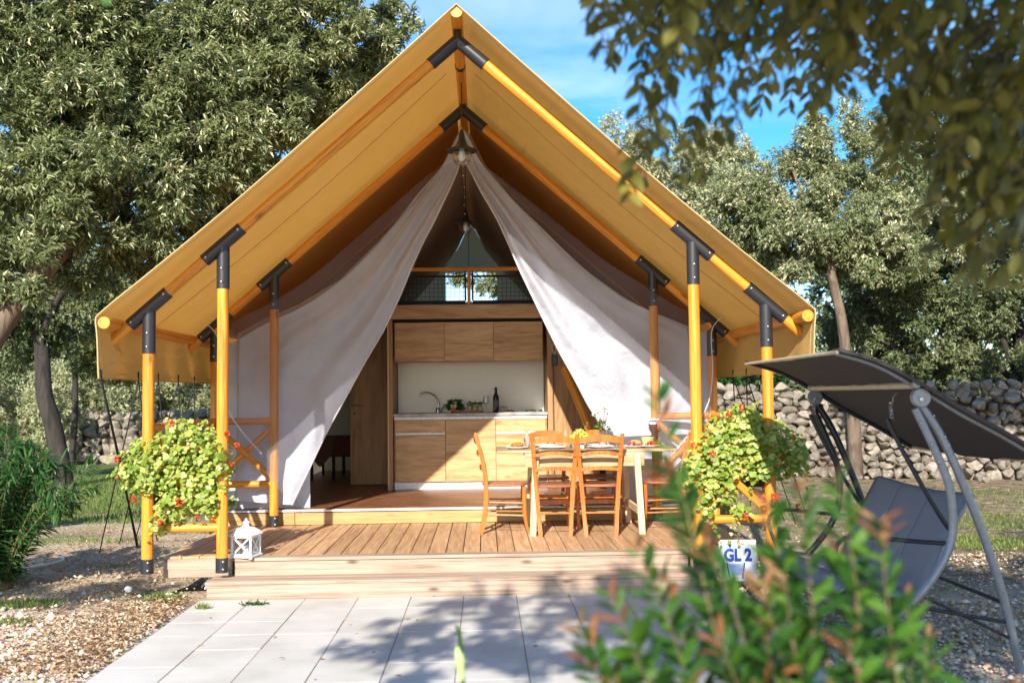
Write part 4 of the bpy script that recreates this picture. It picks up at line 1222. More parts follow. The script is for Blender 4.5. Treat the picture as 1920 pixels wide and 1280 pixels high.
def make_chair():
    """faces +Y, origin on the floor under the seat centre"""
    root = empty('chair', (0, 0, 0))
    W1, W2 = .135, .205           # half width of rear posts at floor / top
    D = .19
    def post(s):
        pts = [(s * W1, -D - .035, 0), (s * (W1 + .018), -D + .005, .22), (s * (W1 + .034), -D + .012, .45), (s * (W1 + .052), -D - .018, .68), (s * W2, -D - .085, .93)]
        P = smooth_path(pts, 4); V, F = [], []
        for i, p in enumerate(P):
            t = i / (len(P) - 1); w = .019; d = .016 + .006 * math.sin(math.pi * min(1, t * 1.3))
            if t > .97: w *= .8; d *= .8
            for dx, dy in ((-w, -d), (w, -d), (w, d), (-w, d)): V.append((p.x + dx, p.y + dy, p.z))
        n = len(P)
        for i in range(n - 1):
            for k in range(4): F.append((i * 4 + k, i * 4 + (k + 1) % 4, i * 4 + 4 + (k + 1) % 4, i * 4 + 4 + k))
        F += [(3, 2, 1, 0), ((n - 1) * 4, (n - 1) * 4 + 1, (n - 1) * 4 + 2, (n - 1) * 4 + 3)]
        bm = bmesh.new(); vv = [bm.verts.new(v) for v in V]
        for f in F: bm.faces.new([vv[k] for k in f])
        es = [e for e in bm.edges if abs((e.verts[0].co - e.verts[1].co).normalized().z) > .6]
        bmesh.ops.bevel(bm, geom=es, offset=.004, segments=1, affect='EDGES')
        bm_obj('rear_leg', bm, 'chair_wood', root, True)
    for s in (-1, 1):
        post(s)
        tube('front_leg', [(s * .175, D + .03, 0), (s * .178, D + .0, .12), (s * .182, D - .012, .30), (s * .182, D - .01, .44)], [.015, .017, .021, .021], 'chair_wood', root, k=3, n=10)
        for z in (.17, .285): tube('stretcher', [(s * .145, -D, z + .01), (s * .18, D, z)], .009, 'chair_wood', root, n=8)
    tube('stretcher', [(-.145, -D - .01, .21), (.145, -D - .01, .21)], .010, 'chair_wood', root, n=8)
    box('front_stretcher', (0, D - .02, .275), (.35, .014, .045), 'chair_wood', root)
    for z0, h, x, bow in ((.86, .065, W2 - .005, .03), (.735, .035, W1 + .06, .022), (.60, .035, W1 + .045, .018)):
        bm = bmesh.new(); n = 14; rings = []
        for i in range(n):
            t = -1 + 2 * i / (n - 1)
            zc = z0 + bow * (1 - t * t); hh = h * (1 - .25 * t * t) * .5
            y = -D - .018 - (z0 - .6) * .20 - .022 * (1 - t * t)
            X = x * t
            rings.append([bm.verts.new((X, y + a, zc + b)) for a, b in ((-.009, -hh), (.009, -hh), (.009, hh), (-.009, hh))])
        for a, b in zip(rings, rings[1:]):
            for k in range(4): bm.faces.new((a[k], a[(k + 1) % 4], b[(k + 1) % 4], b[k]))
        bm.faces.new(rings[0][::-1]); bm.faces.new(rings[-1])
        bmesh.ops.recalc_face_normals(bm, faces=bm.faces)
        bm_obj('back_slat', bm, 'chair_wood', root, True)
    # saddle seat
    bm = bmesh.new(); n = 28; rings = []
    for z, k in ((.44, .92), (.447, 1.0), (.462, 1.0), (.468, .96), (.462, .55), (.458, .0)):
        if k == 0: rings.append([bm.verts.new((0, 0, z))]); continue
        ring = []
        for i in range(n):
            a = 2 * math.pi * i / n
            ex = abs(math.cos(a)) ** .55 * math.copysign(1, math.cos(a)); ey = abs(math.sin(a)) ** .6 * math.copysign(1, math.sin(a))
            wid = .215 - .02 * (1 - ey) / 2
            ring.append(bm.verts.new((ex * wid * k, ey * .215 * k, z)))
        rings.append(ring)
    bm.faces.new(rings[0][::-1])
    for a, b in zip(rings, rings[1:]):
        for i in range(n):
            j = (i + 1) % n
            if len(b) == 1: bm.faces.new((a[i], a[j], b[0]))
            else: bm.faces.new((a[i], a[j], b[j], b[i]))
    bm_obj('seat', bm, 'seat_wood', root, True)
    return root
spots = [(.375, 1.36, -90, 'brown ladder-back chair at the left end of the table, seen from the side'),
         (.82, 1.17, 1, 'left one of the two ladder-back chairs with their backs to the camera'),
         (1.245, 1.17, -1.5, 'right one of the two ladder-back chairs with their backs to the camera'),
         (.83, 2.02 - .0, 180, 'left chair on the far side of the table, facing the camera'),
         (1.36, 2.02, 180, 'right chair on the far side of the table behind the flower vase'),
         (1.90, 1.40, 82, 'chair at the right end of the table, half hidden by the green bush')]
ch0 = make_chair()
for i, (x, y, a, lab) in enumerate(spots):
    o = ch0 if i == 0 else copy_tree(ch0)
    o.location = (x, y, DZ); o.rotation_euler = (0, 0, R(a))
    tag(o, lab, 'chair', 'wooden ladder-back chairs round the table')

TT = 1.055
def plate(x, y, r, label, food=None):
    root = empty('plate', (x, y, TT), 0, label, 'plate', 'plates on the dining table')
    lathe('rim', [(r * .55, 0), (r * .62, .004), (r, .018), (r * .99, .021), (r * .6, .010)], 'ceramic', root, n=32)
    lathe('well', [(0, .006), (r * .6, .008), (r * .62, .0105)], 'plate_blue', root, n=32)
    return root
plate(.50, 1.45, .11, 'white plate with a banana and a roll at the left end of the table')
plate(.84, 1.42, .135, 'pale blue dinner plate in front of the left near chair')
plate(1.30, 1.42, .135, 'pale blue dinner plate in front of the right near chair')
plate(.78, 1.80, .13, 'dinner plate laid for the left far chair')
plate(1.30, 1.80, .13, 'dinner plate laid for the right far chair')
plate(1.62, 1.38, .10, 'white plate with cherry tomatoes at the right end of the table')
plate(1.78, 1.42, .11, 'white plate with sliced tomatoes at the right edge of the table')
plain('banana', (.62, .36, .04), rough=.5, var=.3, nscale=12); plain('bread', (.30, .12, .04), rough=.8, var=.25, bmp=.5)
bn = tube('banana', [(.42, 1.43, TT + .03), (.46, 1.42, TT + .055), (.51, 1.42, TT + .062), (.56, 1.42, TT + .045)], [.006, .018, .018, .006], 'banana', k=4); tag(bn, 'yellow banana with brown patches lying on the left plate', 'banana')
bm = bmesh.new(); bmesh.ops.create_uvsphere(bm, u_segments=16, v_segments=10, radius=.04); bmesh.ops.scale(bm, vec=(1.6, 1, .7), verts=bm.verts)
bn = bm_obj('bread_roll', bm, 'bread', None, True, Matrix.Translation((.50, 1.385, TT + .038))); tag(bn, 'dark brown bread roll on the left plate in front of the banana', 'bread')
def tumbler(x, y, label, h=.10):
    root = empty('drinking_glass', (x, y, TT), 0, label, 'glass', 'drinking glasses on the table')
    lathe('tumbler_wall', [(.026, .004), (.036, h), (.0345, h), (.025, .008)], 'clear_glass', root, n=18)
    lathe('tumbler_base', [(0, .0), (.027, .0), (.026, .008), (0, .008)], 'clear_glass', root, n=18)
tumbler(.60, 1.52, 'tall clear drinking glass on the table next to the banana plate')
tumbler(1.04, 1.50, 'clear drinking glass between the two near dinner plates', .08)
tumbler(1.13, 1.44, 'clear drinking glass left of the right near plate', .08)
tumbler(1.47, 1.55, 'clear drinking glass right of the near dinner plates', .09)
# grapes in a bowl
gr = empty('grape_bunch', (1.12, 1.62, TT + .06), 0, 'heaped bunch of yellow-green grapes on a low glass dish in the middle of the table', 'grapes')
m, nt_, b_ = new_mat('grape'); b_.inputs['Base Color'].default_value = (.42, .47, .05, 1); b_.inputs['Roughness'].default_value = .25; b_.inputs['Subsurface Weight'].default_value = .0; MATS['grape'] = m
bm = bmesh.new(); rn = random.Random(5)
bmesh.ops.create_icosphere(bm, subdivisions=2, radius=.0125)
gme = bpy.data.meshes.new('grape'); bm.to_mesh(gme); bm.free(); gme.shade_smooth(); gme.materials.append(MATS['grape'])
for i in range(170):
    a = rn.uniform(0, 6.28); r = .11 * rn.random() ** .6; z = .02 + .10 * (1 - (r / .11) ** 1.5) * rn.uniform(.3, 1)
    o = bpy.data.objects.new('grape', gme); COL.objects.link(o); o.parent = gr; o.location = (r * math.cos(a), r * .8 * math.sin(a), z)
lathe('glass_dish', [(0, -.06), (.05, -.06), (.012, -.05), (.012, -.02), (.10, .0), (.12, .03), (.115, .03), (.09, .006), (0, .0)], 'clear_glass', gr)
tube('grape_stem', [(.03, 0, .10), (.07, 0, .14), (.075, 0, .18), (.085, 0, .175)], .003, 'stem_bark', gr, k=3)
# vase of white flowers
vs = empty('flower_vase', (1.35, 1.66, TT), 0, 'clear glass vase with white flowers in the middle of the table', 'vase')
lathe('glass_vase', [(.03, .0), (.036, .03), (.030, .07), (.034, .115), (.032, .115), (.028, .07), (.033, .03)], 'clear_glass', vs, n=18)
plain('cork', (.50, .38, .25), rough=.8)
lathe('water', [(0, .005), (.031, .006), (.032, .03), (.029, .05), (0, .05)], 'cork', vs, n=14)
plain('petal_white', (.80, .80, .74), rough=.6, bmp=0)
for i, (x, y, z, r) in enumerate(((.02, 0, .29, .035), (-.055, .01, .24, .032), (-.02, -.03, .215, .022), (.045, .02, .25, .02), (-.03, .0, .265, .02))):
    s = tube('flower_stem', [(0, 0, .05), (x * .4, y * .4, z * .6), (x, y, z)], .0025, 'stem_bark', vs, k=3, n=5)
    rg = np.random.default_rng(i); n = 40
    d = rvec(n); d[:, 2] = np.abs(d[:, 2])
    V, F = leaves(np.tile([(x, y, z)], (n, 1)), d, rvec(n), r, r * .7)
    raw('flower_head', V, F, 'petal_white', vs, smooth=False)
vs.scale = (1.28, 1.28, 1.28)
leaf_cluster_obj('foliage', (0, 0, .13), (.045, .04, .08), 30, .045, .016, 'bush_leaf', vs, 3)
# tomatoes, cheese and bread
rn = random.Random(9)
bm = bmesh.new(); bmesh.ops.create_uvsphere(bm, u_segments=12, v_segments=8, radius=.016)
tme = bpy.data.meshes.new('cherry_tomato'); bm.to_mesh(tme); bm.free(); tme.shade_smooth(); tme.materials.append(MATS['tomato_red'])
for k, (cx, cy, n) in enumerate(((1.62, 1.37, 9), (1.80, 1.40, 12))):
    root = empty('tomato_heap', (cx, cy, TT + .012), 0, ('small heap of red cherry tomatoes on the plate nearer the chairs', 'red tomato pieces on the plate at the right edge of the table')[k], 'tomatoes')
    for i in range(n):
        o = bpy.data.objects.new('cherry_tomato', tme); COL.objects.link(o); o.parent = root
        o.location = (rn.uniform(-.07, .07), rn.uniform(-.05, .05), .014 + .022 * (rn.random() < .35)); o.scale = (1, 1, .9) if k == 0 else (1.4, 1, .8)
plain('cheese', (.62, .55, .20), rough=.6); plain('crust', (.55, .27, .10), rough=.8)
o = lathe('bread_loaf', [(0, 0), (.06, .005), (.062, .04), (.04, .062), (0, .066)], 'crust', None, (1.66, 1.58, TT), 20); tag(o, 'round golden bread behind the cherry tomatoes on the table', 'bread')
cb = empty('fruit_bowl', (1.78, 1.56, TT), 0, 'pale yellow bowl standing behind the tomatoes on the table', 'bowl')
lathe('bowl_wall', [(.03, 0), (.045, .01), (.066, .09), (.061, .09), (.04, .015), (0, .012)], 'cheese', cb, n=24)
cn = empty('candle_holder', (1.86, 1.72, TT), 0, 'dark candle holder with a wide white rim on the right of the table', 'candle holder')
cn.scale = (1.25, 1.25, 1.25)
lathe('stem', [(0, 0), (.035, 0), (.034, .006), (.010, .02), (.009, .09), (.03, .13), (.034, .17), (0, .17)], 'maroon_fabric', cn, n=18)
lathe('rim', [(0, .205), (.055, .205), (.055, .214), (0, .214)], 'ceramic', cn, n=24)
lathe('candle', [(0, .17), (.027, .17), (.027, .206), (0, .206)], 'ceramic', cn, n=18)
# forks and knives, napkins
for i, (x, y, lab) in enumerate(((.68, 1.36, 'knife and fork left of the left near plate'), (1.0, 1.36, 'knife and fork right of the left near plate'), (1.13, 1.34, 'knife and fork left of the right near plate'), (1.47, 1.36, 'knife and fork right of the right near plate'))):
    root = empty('cutlery', (x, y, TT), 0, lab, 'cutlery', 'steel cutlery beside the plates')
    for k in (-.012, .012): box('fork' if k < 0 else 'knife', (k, .04, .004), (.008, .17, .003), 'chrome', root, .001)
nk = box('napkin', (1.08, 1.30, TT + .018), (.10, .09, .035), 'ceramic', None, .012); tag(nk, 'folded white napkin lying on the near edge of the table', 'napkin')

# small dark brush hanging on a white cord by the kitchen
q = at(1040, 672, 3.6)
hb = empty('hanging_brush', q, 0, 'small dark grey brush hanging on a white cord right of the kitchen', 'brush')
box('brush_head', (0, 0, -.02), (.075, .03, .13), 'black_metal', hb, .01)
tube('cord', [(0, 0, .05), (-.03, 0, .12), (-.01, 0, .18), (.02, 0, .12), (0, 0, .05)], .003, 'ceramic', hb, k=3, n=5)

# ================================================================== LANTERN AND SIGN
lan = empty('lantern', (-1.765, .07, DZ), R(-14), 'white metal lantern with crossed sides standing at the left end of the top step', 'lantern')
def lantern():
    a = .082
    box('base', (0, 0, .012), (.20, .20, .016), 'white_paint', lan, .003)
    for sx in (-1, 1):
        for sy in (-1, 1): box('foot', (sx * .085, sy * .085, .003), (.025, .025, .012), 'white_paint', lan, .001); box('corner_post', (sx * a, sy * a, .098), (.016, .016, .158), 'white_paint', lan, .002)
    for k in range(4):
        M = Matrix.Rotation(k * math.pi / 2, 4, 'Z')
        for z in (.027, .170):
            o = box('frame_bar', (0, 0, 0), (.15, .012, .016), 'white_paint', lan, .002); o.matrix_local = M @ Matrix.Translation((0, -a, z))
        for s in (-1, 1):
            o = box('cross_bar', (0, 0, 0), (.012, .008, .19), 'white_paint', lan, .001); o.matrix_local = M @ Matrix.Translation((0, -a, .098)) @ Matrix.Rotation(s * math.atan2(.148, .14), 4, 'Y')
        o = box('pane', (0, 0, 0), (.148, .002, .13), 'clear_glass', lan, 0); o.matrix_local = M @ Matrix.Translation((0, -a + .008, .098))
    box('eave', (0, 0, .182), (.205, .205, .010), 'white_paint', lan, .003)
    bm = bmesh.new(); prof = [(.098, .187), (.075, .215), (.045, .238), (.03, .243)]
    rings = [[bm.verts.new((sx * r, sy * r, z)) for sx, sy in ((-1, -1), (1, -1), (1, 1), (-1, 1))] for r, z in prof]
    for p, q in zip(rings, rings[1:]):
        for k in range(4): bm.faces.new((p[k], p[(k + 1) % 4], q[(k + 1) % 4], q[k]))
    bm.faces.new(rings[-1])
    bm_obj('roof', bm, 'white_paint', lan)
    lathe('cupola', [(.028, .243), (.03, .25), (.024, .256), (.024, .272), (.032, .276), (.018, .29), (.008, .296), (.012, .305), (0, .315)], 'white_paint', lan, n=16)
    lathe('candle', [(0, .02), (.03, .02), (.03, .09), (0, .09)], 'ceramic', lan, n=16)
lantern()

sign = empty('pitch_sign', (2.22, -.12, .0), R(-3), 'white sign reading GL 2 in blue in front of the deck', 'sign')
plain('sign_white', (.74, .75, .76), rough=.4, var=.03, bmp=0); plain('sign_blue', (.02, .06, .32), rough=.4, bmp=0); plain('sign_teal', (.03, .40, .42), rough=.4, bmp=0); plain('sign_red', (.65, .10, .06), rough=.4, bmp=0); plain('sign_pale', (.30, .42, .68), rough=.4, bmp=0)
box('board', (0, 0, .215), (.30, .012, .33), 'sign_white', sign, .003)
for s in (-1, 1): board('stake', (s * .10, .014, -.1), (s * .10, .014, .36), .03, .012, 'bolt_steel', sign, up=(0, 1, 0))
def text_mesh(txt, size, loc, mat, parent, bold=.0):
    cu = bpy.data.curves.new('lettering', 'FONT'); cu.body = txt; cu.size = size; cu.extrude = .0008; cu.offset = bold; cu.align_x = 'CENTER'; cu.resolution_u = 3
    tmp = bpy.data.objects.new('tmp', cu); COL.objects.link(tmp)
    bpy.context.view_layer.update()
    me = bpy.data.meshes.new_from_object(tmp.evaluated_get(bpy.context.evaluated_depsgraph_get()))
    bpy.data.objects.remove(tmp); bpy.data.curves.remove(cu)
    me.name = 'lettering'
    me.materials.clear(); me.materials.append(MATS[mat])
    o = bpy.data.objects.new('lettering', me); COL.objects.link(o); o.parent = parent
    o.matrix_local = Matrix.Translation(loc) @ Matrix.Rotation(math.pi / 2, 4, 'X') @ Matrix.Diagonal((.82, 1, 1, 1))
    return o
text_mesh('GL 2', .135, (.0, -.008, .215), 'sign_blue', sign, .007)
def flat(name, pts, mat, y=-.0075, par=sign):
    bm = bmesh.new(); vs = [bm.verts.new((x, y, z)) for x, z in pts]; f = bm.faces.new(vs)
    r = bmesh.ops.extrude_face_region(bm, geom=[f]); bmesh.ops.translate(bm, vec=(0, .0015, 0), verts=[v for v in r['geom'] if isinstance(v, bmesh.types.BMVert)])
    bmesh.ops.recalc_face_normals(bm, faces=bm.faces)
    return bm_obj(name, bm, mat, par)
flat('logo_mark', [(-.075, .335), (-.06, .352), (-.045, .345), (-.05, .332), (-.065, .325)], 'sign_teal')
flat('logo_stroke', [(-.055, .352), (-.02, .362), (.02, .358), (-.02, .355)], 'sign_pale')
flat('logo_stroke', [(.02, .352), (.05, .345), (.055, .337), (.03, .343)], 'sign_red')
flat('tent_emblem', [(-.095, .2), (-.082, .2), (-.062, .08), (-.075, .08)], 'sign_blue')
flat('tent_emblem', [(-.08, .19), (.05, .19), (.03, .10), (-.055, .10)], 'sign_pale')
flat('tent_emblem', [(.045, .2), (.06, .2), (.04, .07), (.028, .07)], 'sign_blue')

# ================================================================== FLOWER BOXES
def geranium_mesh(i):
    rn = random.Random(i); bm = bmesh.new(); n = 10
    c = bm.verts.new((0, 0, 0)); ring = []
    for k in range(n):
        a = 2 * math.pi * k / n + .2
        r = .5 * (1 if k % 2 == 0 else .86) * rn.uniform(.9, 1.05) * (.55 if k == 0 else 1)
        ring.append(bm.verts.new((r * math.cos(a), r * math.sin(a), .10 * rn.uniform(.4, 1.4) * (1 if k % 2 else -.3))))
    for k in range(n): bm.faces.new((c, ring[k], ring[(k + 1) % n]))
    me = bpy.data.meshes.new('leaf'); bm.to_mesh(me); bm.free()
    at_ = me.attributes.new('rnd', 'FLOAT', 'FACE')
    me.materials.append(MATS['geranium_leaf']); me.shade_smooth()
    return me
GLEAF = [geranium_mesh(i) for i in range(5)]
def orient(n, s, p, spin):
    q = Vector(n).to_track_quat('Z', 'Y').to_matrix().to_4x4()
    return Matrix.Translation(p) @ q @ Matrix.Rotation(spin, 4, 'Z') @ Matrix.Diagonal((s, s, s, 1))
def flower_box(cx, cy, rx, rz, cz, seed, label, n_tot, flowers, lobes):
    rn = random.Random(seed)
    root = empty('flower_box', (cx, cy, cz), 0, label, 'flower box', 'geranium boxes on the veranda rails')
    plain('planter_black', (.02, .02, .022), rough=.6) if 'planter_black' not in MATS else None
    bx_ = box('planter', (0, .14, -.16), (.52, .16, .14), 'planter_black', root, .01)
    rest = []
    its = []
    for i in range(n_tot):
        lx, lz, lr, lrz = rn.choices(lobes, [l[2] * l[3] for l in lobes])[0]
        while True:
            d = Vector((rn.gauss(0, 1), rn.gauss(0, 1), rn.gauss(0, 1))).normalized()
            if d.y < .35: break
        k = rn.random() ** .35
        p = Vector((lx + d.x * lr * k, d.y * .22 * k, lz + d.z * lrz * k))
        n = Vector((d.x * .5 + rn.gauss(0, .35) - .1, -.65 + d.y * .3 + rn.gauss(0, .35), .65 + d.z * .3 + rn.gauss(0, .35)))
        its.append((p, n, rn.uniform(.024, .066), rn.uniform(0, 6.28)))
    for _ in range(26):
        lx, lz, lr, lrz = rn.choice(lobes); a = rn.uniform(0, 6.28)
        q = Vector((lx + lr * math.cos(a) * .9, -.1, lz + lrz * math.sin(a) * .9)); dq = Vector((math.cos(a), rn.uniform(-.3, .1), math.sin(a) - .2)).normalized()
        for k in range(rn.randint(3, 7)):
            p = q + dq * .024 * k + Vector((rn.gauss(0, .012), rn.gauss(0, .012), rn.gauss(0, .012) - .003 * k * k))
            its.append((p, Vector((rn.gauss(0, .5), -.6, .6)), rn.uniform(.022, .045), rn.uniform(0, 6.28)))
    its.sort(key=lambda t: t[0].y - t[2])
    for i, (p, n, s, sp) in enumerate(its):
        M = orient(n, s, p, sp)
        if i < 295:
            o = bpy.data.objects.new('leaf', GLEAF[i % 5]); COL.objects.link(o); o.parent = root; o.matrix_local = M
        else: rest.append((M, GLEAF[i % 5]))
    V, F, rv = [], [], []
    for M, me in rest:
        o = len(V); V += [tuple(M @ v.co) for v in me.vertices]
        r = rn.random()
        for p in me.polygons: F.append(tuple(k + o for k in p.vertices)); rv.append(r)
    o = raw('foliage', V, F, 'geranium_leaf', root, smooth=True, rnd=rv); o['kind'] = 'stuff'
    sv = []
    for i in range(40):
        p, n, s, sp = rn.choice(its)
        sv.append([Vector((p.x * .3, .12, -.12)), Vector((p.x * .7, .03 + p.y * .4, p.z * .5)), p])
    tubes('stems', sv, .003, 'stem_bark', root, n=4)
    for x, z, r in flowers:
        n = 26; y = -.19 if abs(x) < rx * .75 else -.08
        d = rvec(n); V, F = leaves(np.tile([(x, y, z)], (n, 1)) + d * r * .35, d, rvec(n), r * .8, r * .65)
        raw('flower', V, F, 'red_petal', root, smooth=False, rnd=RNG.random(n).repeat(2))
    return root
# px centre left (340,880), right (1395,865)
flower_box(-2.27, -.07, .44, .36, .98, 1, 'overflowing box of yellow-green geraniums with red blooms on the left of the veranda', 2900,
           [(-.46, .12, .032), (.06, -.22, .035), (-.10, -.36, .045), (-.33, -.20, .028), (.40, .30, .03), (-.46, -.02, .025), (.42, .06, .025), (.0, .40, .025), (.20, -.34, .022), (.48, .22, .022)],
           [(-.14, .12, .30, .20), (.12, .22, .24, .20), (-.24, -.04, .22, .14), (.10, -.10, .26, .22), (-.02, -.26, .16, .16), (.30, .08, .14, .22), (-.12, -.38, .09, .11), (-.38, .02, .12, .08), (.02, .36, .10, .07), (.26, -.22, .10, .14)])
flower_box(2.27, -.07, .44, .36, 1.02, 2, 'overflowing box of yellow-green geraniums with red blooms on the right of the veranda', 2900,
           [(-.12, .38, .035), (-.02, .43, .03), (-.38, .12, .03), (-.26, .06, .03), (.35, .02, .035), (-.38, -.16, .03), (.22, -.29, .035), (.14, -.31, .03), (-.02, -.44, .03), (.42, .18, .025), (.45, -.38, .03)],
           [(-.08, .16, .30, .20), (.16, .18, .26, .18), (-.18, .0, .26, .22), (.20, -.02, .26, .18), (-.22, -.22, .20, .18), (.02, .32, .16, .12), (-.32, -.40, .10, .12), (.44, .02, .12, .18), (-.02, -.42, .10, .06), (-.40, -.10, .08, .16)])

# ================================================================== SWING BENCH
sw = empty('swing_bench', (2.75, -1.7, 0), 0, 'grey metal garden swing bench with a dark tilted fabric canopy right of the tent', 'swing seat')
def rel(p): return Vector(p) - sw.location
YN, YF = -2.72, -.92
def S(px, py, Y=YN): return rel(at(px, py, Y))
def swing():
    # near A-frame
    tube('rear_leg', [S(1722, 752), S(1762, 812), S(1805, 905), S(1850, 1020), S(1884, 1130), S(1914, 1262)], .024, 'grey_metal', sw, k=5, n=12)
    fr = [S(1716, 765), S(1748, 832), S(1778, 905), S(1787, 965), S(1782, 1020), S(1755, 1075), S(1705, 1135), S(1635, 1185), S(1561, 1228)]
    f = tube('front_leg', fr, .023, 'grey_metal', sw, k=4, n=12)
    # far A-frame: the same shape one seat width further back
    dv = Vector((0, YF - YN, 0))
    tube('rear_leg', [p + dv for p in [S(1722, 752), S(1762, 812), S(1805, 905), S(1850, 1020), S(1884, 1130), S(1914, 1262)]], .024, 'dark_tube', sw, k=5, n=10)
    tube('front_leg', [p + dv for p in fr], .023, 'dark_tube', sw, k=4, n=10)
    P1 = S(1722, 745); P2 = P1 + dv
    tube('crossbar', [S(1712, 722), S(1712, 722) + dv], .021, 'sand_tube', sw, n=12)
    for P in (P1, P2):
        o = lathe('pivot_disc', [(0, 0), (.05, 0), (.055, .008), (.055, .03), (.05, .038), (0, .038)], 'grey_metal', sw, P + Vector((0, -.045, 0)), 28)
        o.rotation_euler = (-math.pi / 2, 0, 0)
        o2 = lathe('disc_bolt', [(0, 0), (.014, 0), (.012, .01), (0, .012)], 'bolt_steel', sw, P + Vector((-.005, -.045, -.01)), 12); o2.rotation_euler = (math.pi / 2, 0, 0)
        o3 = lathe('pivot_cap', [(0, 0), (.024, 0), (.024, .03), (0, .032)], 'grey_metal', sw, P + Vector((-.03, -.03, .075)), 18); o3.rotation_euler = (math.pi / 2, 0, 0)
    # screw heads on the near frame
    bm = bmesh.new()
    for q in [S(1748, 779), S(1769, 818), S(1776, 833), S(1787, 850), S(1758, 865), S(1785, 921), S(1724, 792), S(1744, 832)]:
        b = bmesh.ops.create_uvsphere(bm, u_segments=8, v_segments=5, radius=.008); bmesh.ops.translate(bm, vec=q + Vector((0, -.022, 0)), verts=b['verts'])
    bm_obj('screws', bm, 'bolt_steel', sw, True)
    # canopy: two slightly tilted planes over bent side tubes
    side = [S(1563, 661), S(1640, 684), S(1712, 722), S(1800, 775), S(1880, 818), S(1965, 868)]
    ys = np.linspace(-.08, YF - YN + .12, 16)
    V = []
    SP = smooth_path(side, 6)
    for y in ys:
        t = (y - ys[0]) / (ys[-1] - ys[0])
        for i, p in enumerate(SP):
            u = i / (len(SP) - 1)
            V.append((p.x, p.y + y, p.z + .022 - .035 * math.sin(math.pi * t) * (1 - .6 * math.exp(-((u - .42) / .08) ** 2)) + .004 * math.sin(t * 40 + u * 3)))
    c = raw('canopy_cloth', V, grid_faces(16, len(SP)), 'canopy_fabric', sw)
    m = c.modifiers.new('thick', 'SOLIDIFY'); m.thickness = .004
    # hanging flap edges
    for y in (ys[0], ys[-1]):
        Vf = []
        for p in SP:
            for z in (.024, .004): Vf.append((p.x, p.y + y, p.z + z))
        raw('canopy_flap', Vf, grid_faces(len(SP), 2), 'canopy_fabric', sw)
    for y in (0, YF - YN):
        tube('canopy_rail', [p + Vector((0, y, 0)) for p in SP], .013, 'grey_metal' if y == 0 else 'dark_tube', sw, n=10)
    tube('canopy_bar', [side[0] + Vector((0, -.06, .0)), side[0] + Vector((0, YF - YN + .1, 0))], .011, 'sand_tube', sw)
    tube('canopy_bar', [side[-1] + Vector((0, -.06, 0)), side[-1] + Vector((0, YF - YN + .1, 0))], .011, 'sand_tube', sw)
    # seat hung on springs
    Y0, Y1 = YN + .22, YF - .22
    X = lambda x, y, z: rel((x, y, z))
    fx, bx, tx = 2.24, 2.68, 2.98
    V = []; nu, nv = 26, 18
    path = smooth_path([Vector((fx - .06, 0, .40)), Vector((fx + .05, 0, .455)), Vector((2.4, 0, .41)), Vector((bx, 0, .385)), Vector((2.76, 0, .52)), Vector((2.86, 0, .72)), Vector((tx, 0, .93)), Vector((tx + .03, 0, .94))], 4)
    for p in path:
        for j in range(nv):
            t = j / (nv - 1)
            q = X(p.x, Y0 + (Y1 - Y0) * t, p.z)
            sg = -.02 * math.sin(math.pi * t); quilt = .006 * abs(math.sin(3 * math.pi * t))
            V.append((q.x + sg * .3 - quilt, q.y, q.z + sg + quilt))
    c = raw('sling_seat', V, grid_faces(len(path), nv), 'sling_fabric', sw)
    m = c.modifiers.new('thick', 'SOLIDIFY'); m.thickness = .012
    for k in (1, 2):
        y = Y0 + (Y1 - Y0) * k / 3
        tube('seam', [X(p.x - .012, y, p.z + .012) for p in path[10:]], .003, 'grey_metal', sw, n=4)
    tube('seam', [X(2.82, Y0, .66), X(2.82, Y1, .66)], .003, 'grey_metal', sw, n=4)
    for y in (Y0 - .01, Y1 + .01):
        tube('seat_frame', [X(p.x, y, p.z) for p in path], .012, 'grey_metal' if y < -2 else 'dark_tube', sw, n=8)
        arm = tube('armrest', [X(fx + .02, y, .44), X(fx - .04, y, .62), X(fx - .02, y, .70), X(fx + .08, y, .73), X(2.6, y, .70), X(2.84, y, .68)], .013, 'dark_tube', sw, k=4, n=8)
        # hanger from the top frame
        P = P1 if y < -2 else P2
        h0 = Vector((P.x - .10, y - sw.location.y, P.z - .12))
        tube('hanger', [h0, h0 + Vector((.12, 0, -.25)), h0 + Vector((.33, 0, -.62)), X(2.90, y, .78)], .014, 'dark_tube', sw, k=4, n=8)
        spr = [h0 + Vector((.012 * math.cos(a) + .03, .012 * math.sin(a), .0 + a * .0022)) for a in np.linspace(0, 2 * math.pi * 7, 70)]
        tube('spring', spr, .0028, 'bolt_steel', sw, n=5)
        tube('spring_hook', [spr[-1], spr[-1] + Vector((0, 0, .02)), Vector((P.x - .035, y - sw.location.y, P.z + .03))], .004, 'bolt_steel', sw, n=5)
    tube('seat_bar', [X(fx, Y0, .41), X(fx, Y1, .41)], .013, 'dark_tube', sw)
    tube('seat_bar', [X(bx, Y0, .37), X(bx, Y1, .37)], .013, 'sand_tube', sw)
    # thin braces between the legs
    tube('brace', [fr[6], S(1890, 1166)], .011, 'dark_tube', sw)
    tube('brace', [S(1742, 1122), S(1902, 1200)], .009, 'dark_tube', sw)
    tube('brace', [fr[7], fr[7] + dv], .012, 'dark_tube', sw)
    tube('brace', [S(1884, 1130), S(1884, 1130) + dv], .012, 'dark_tube', sw)
swing()

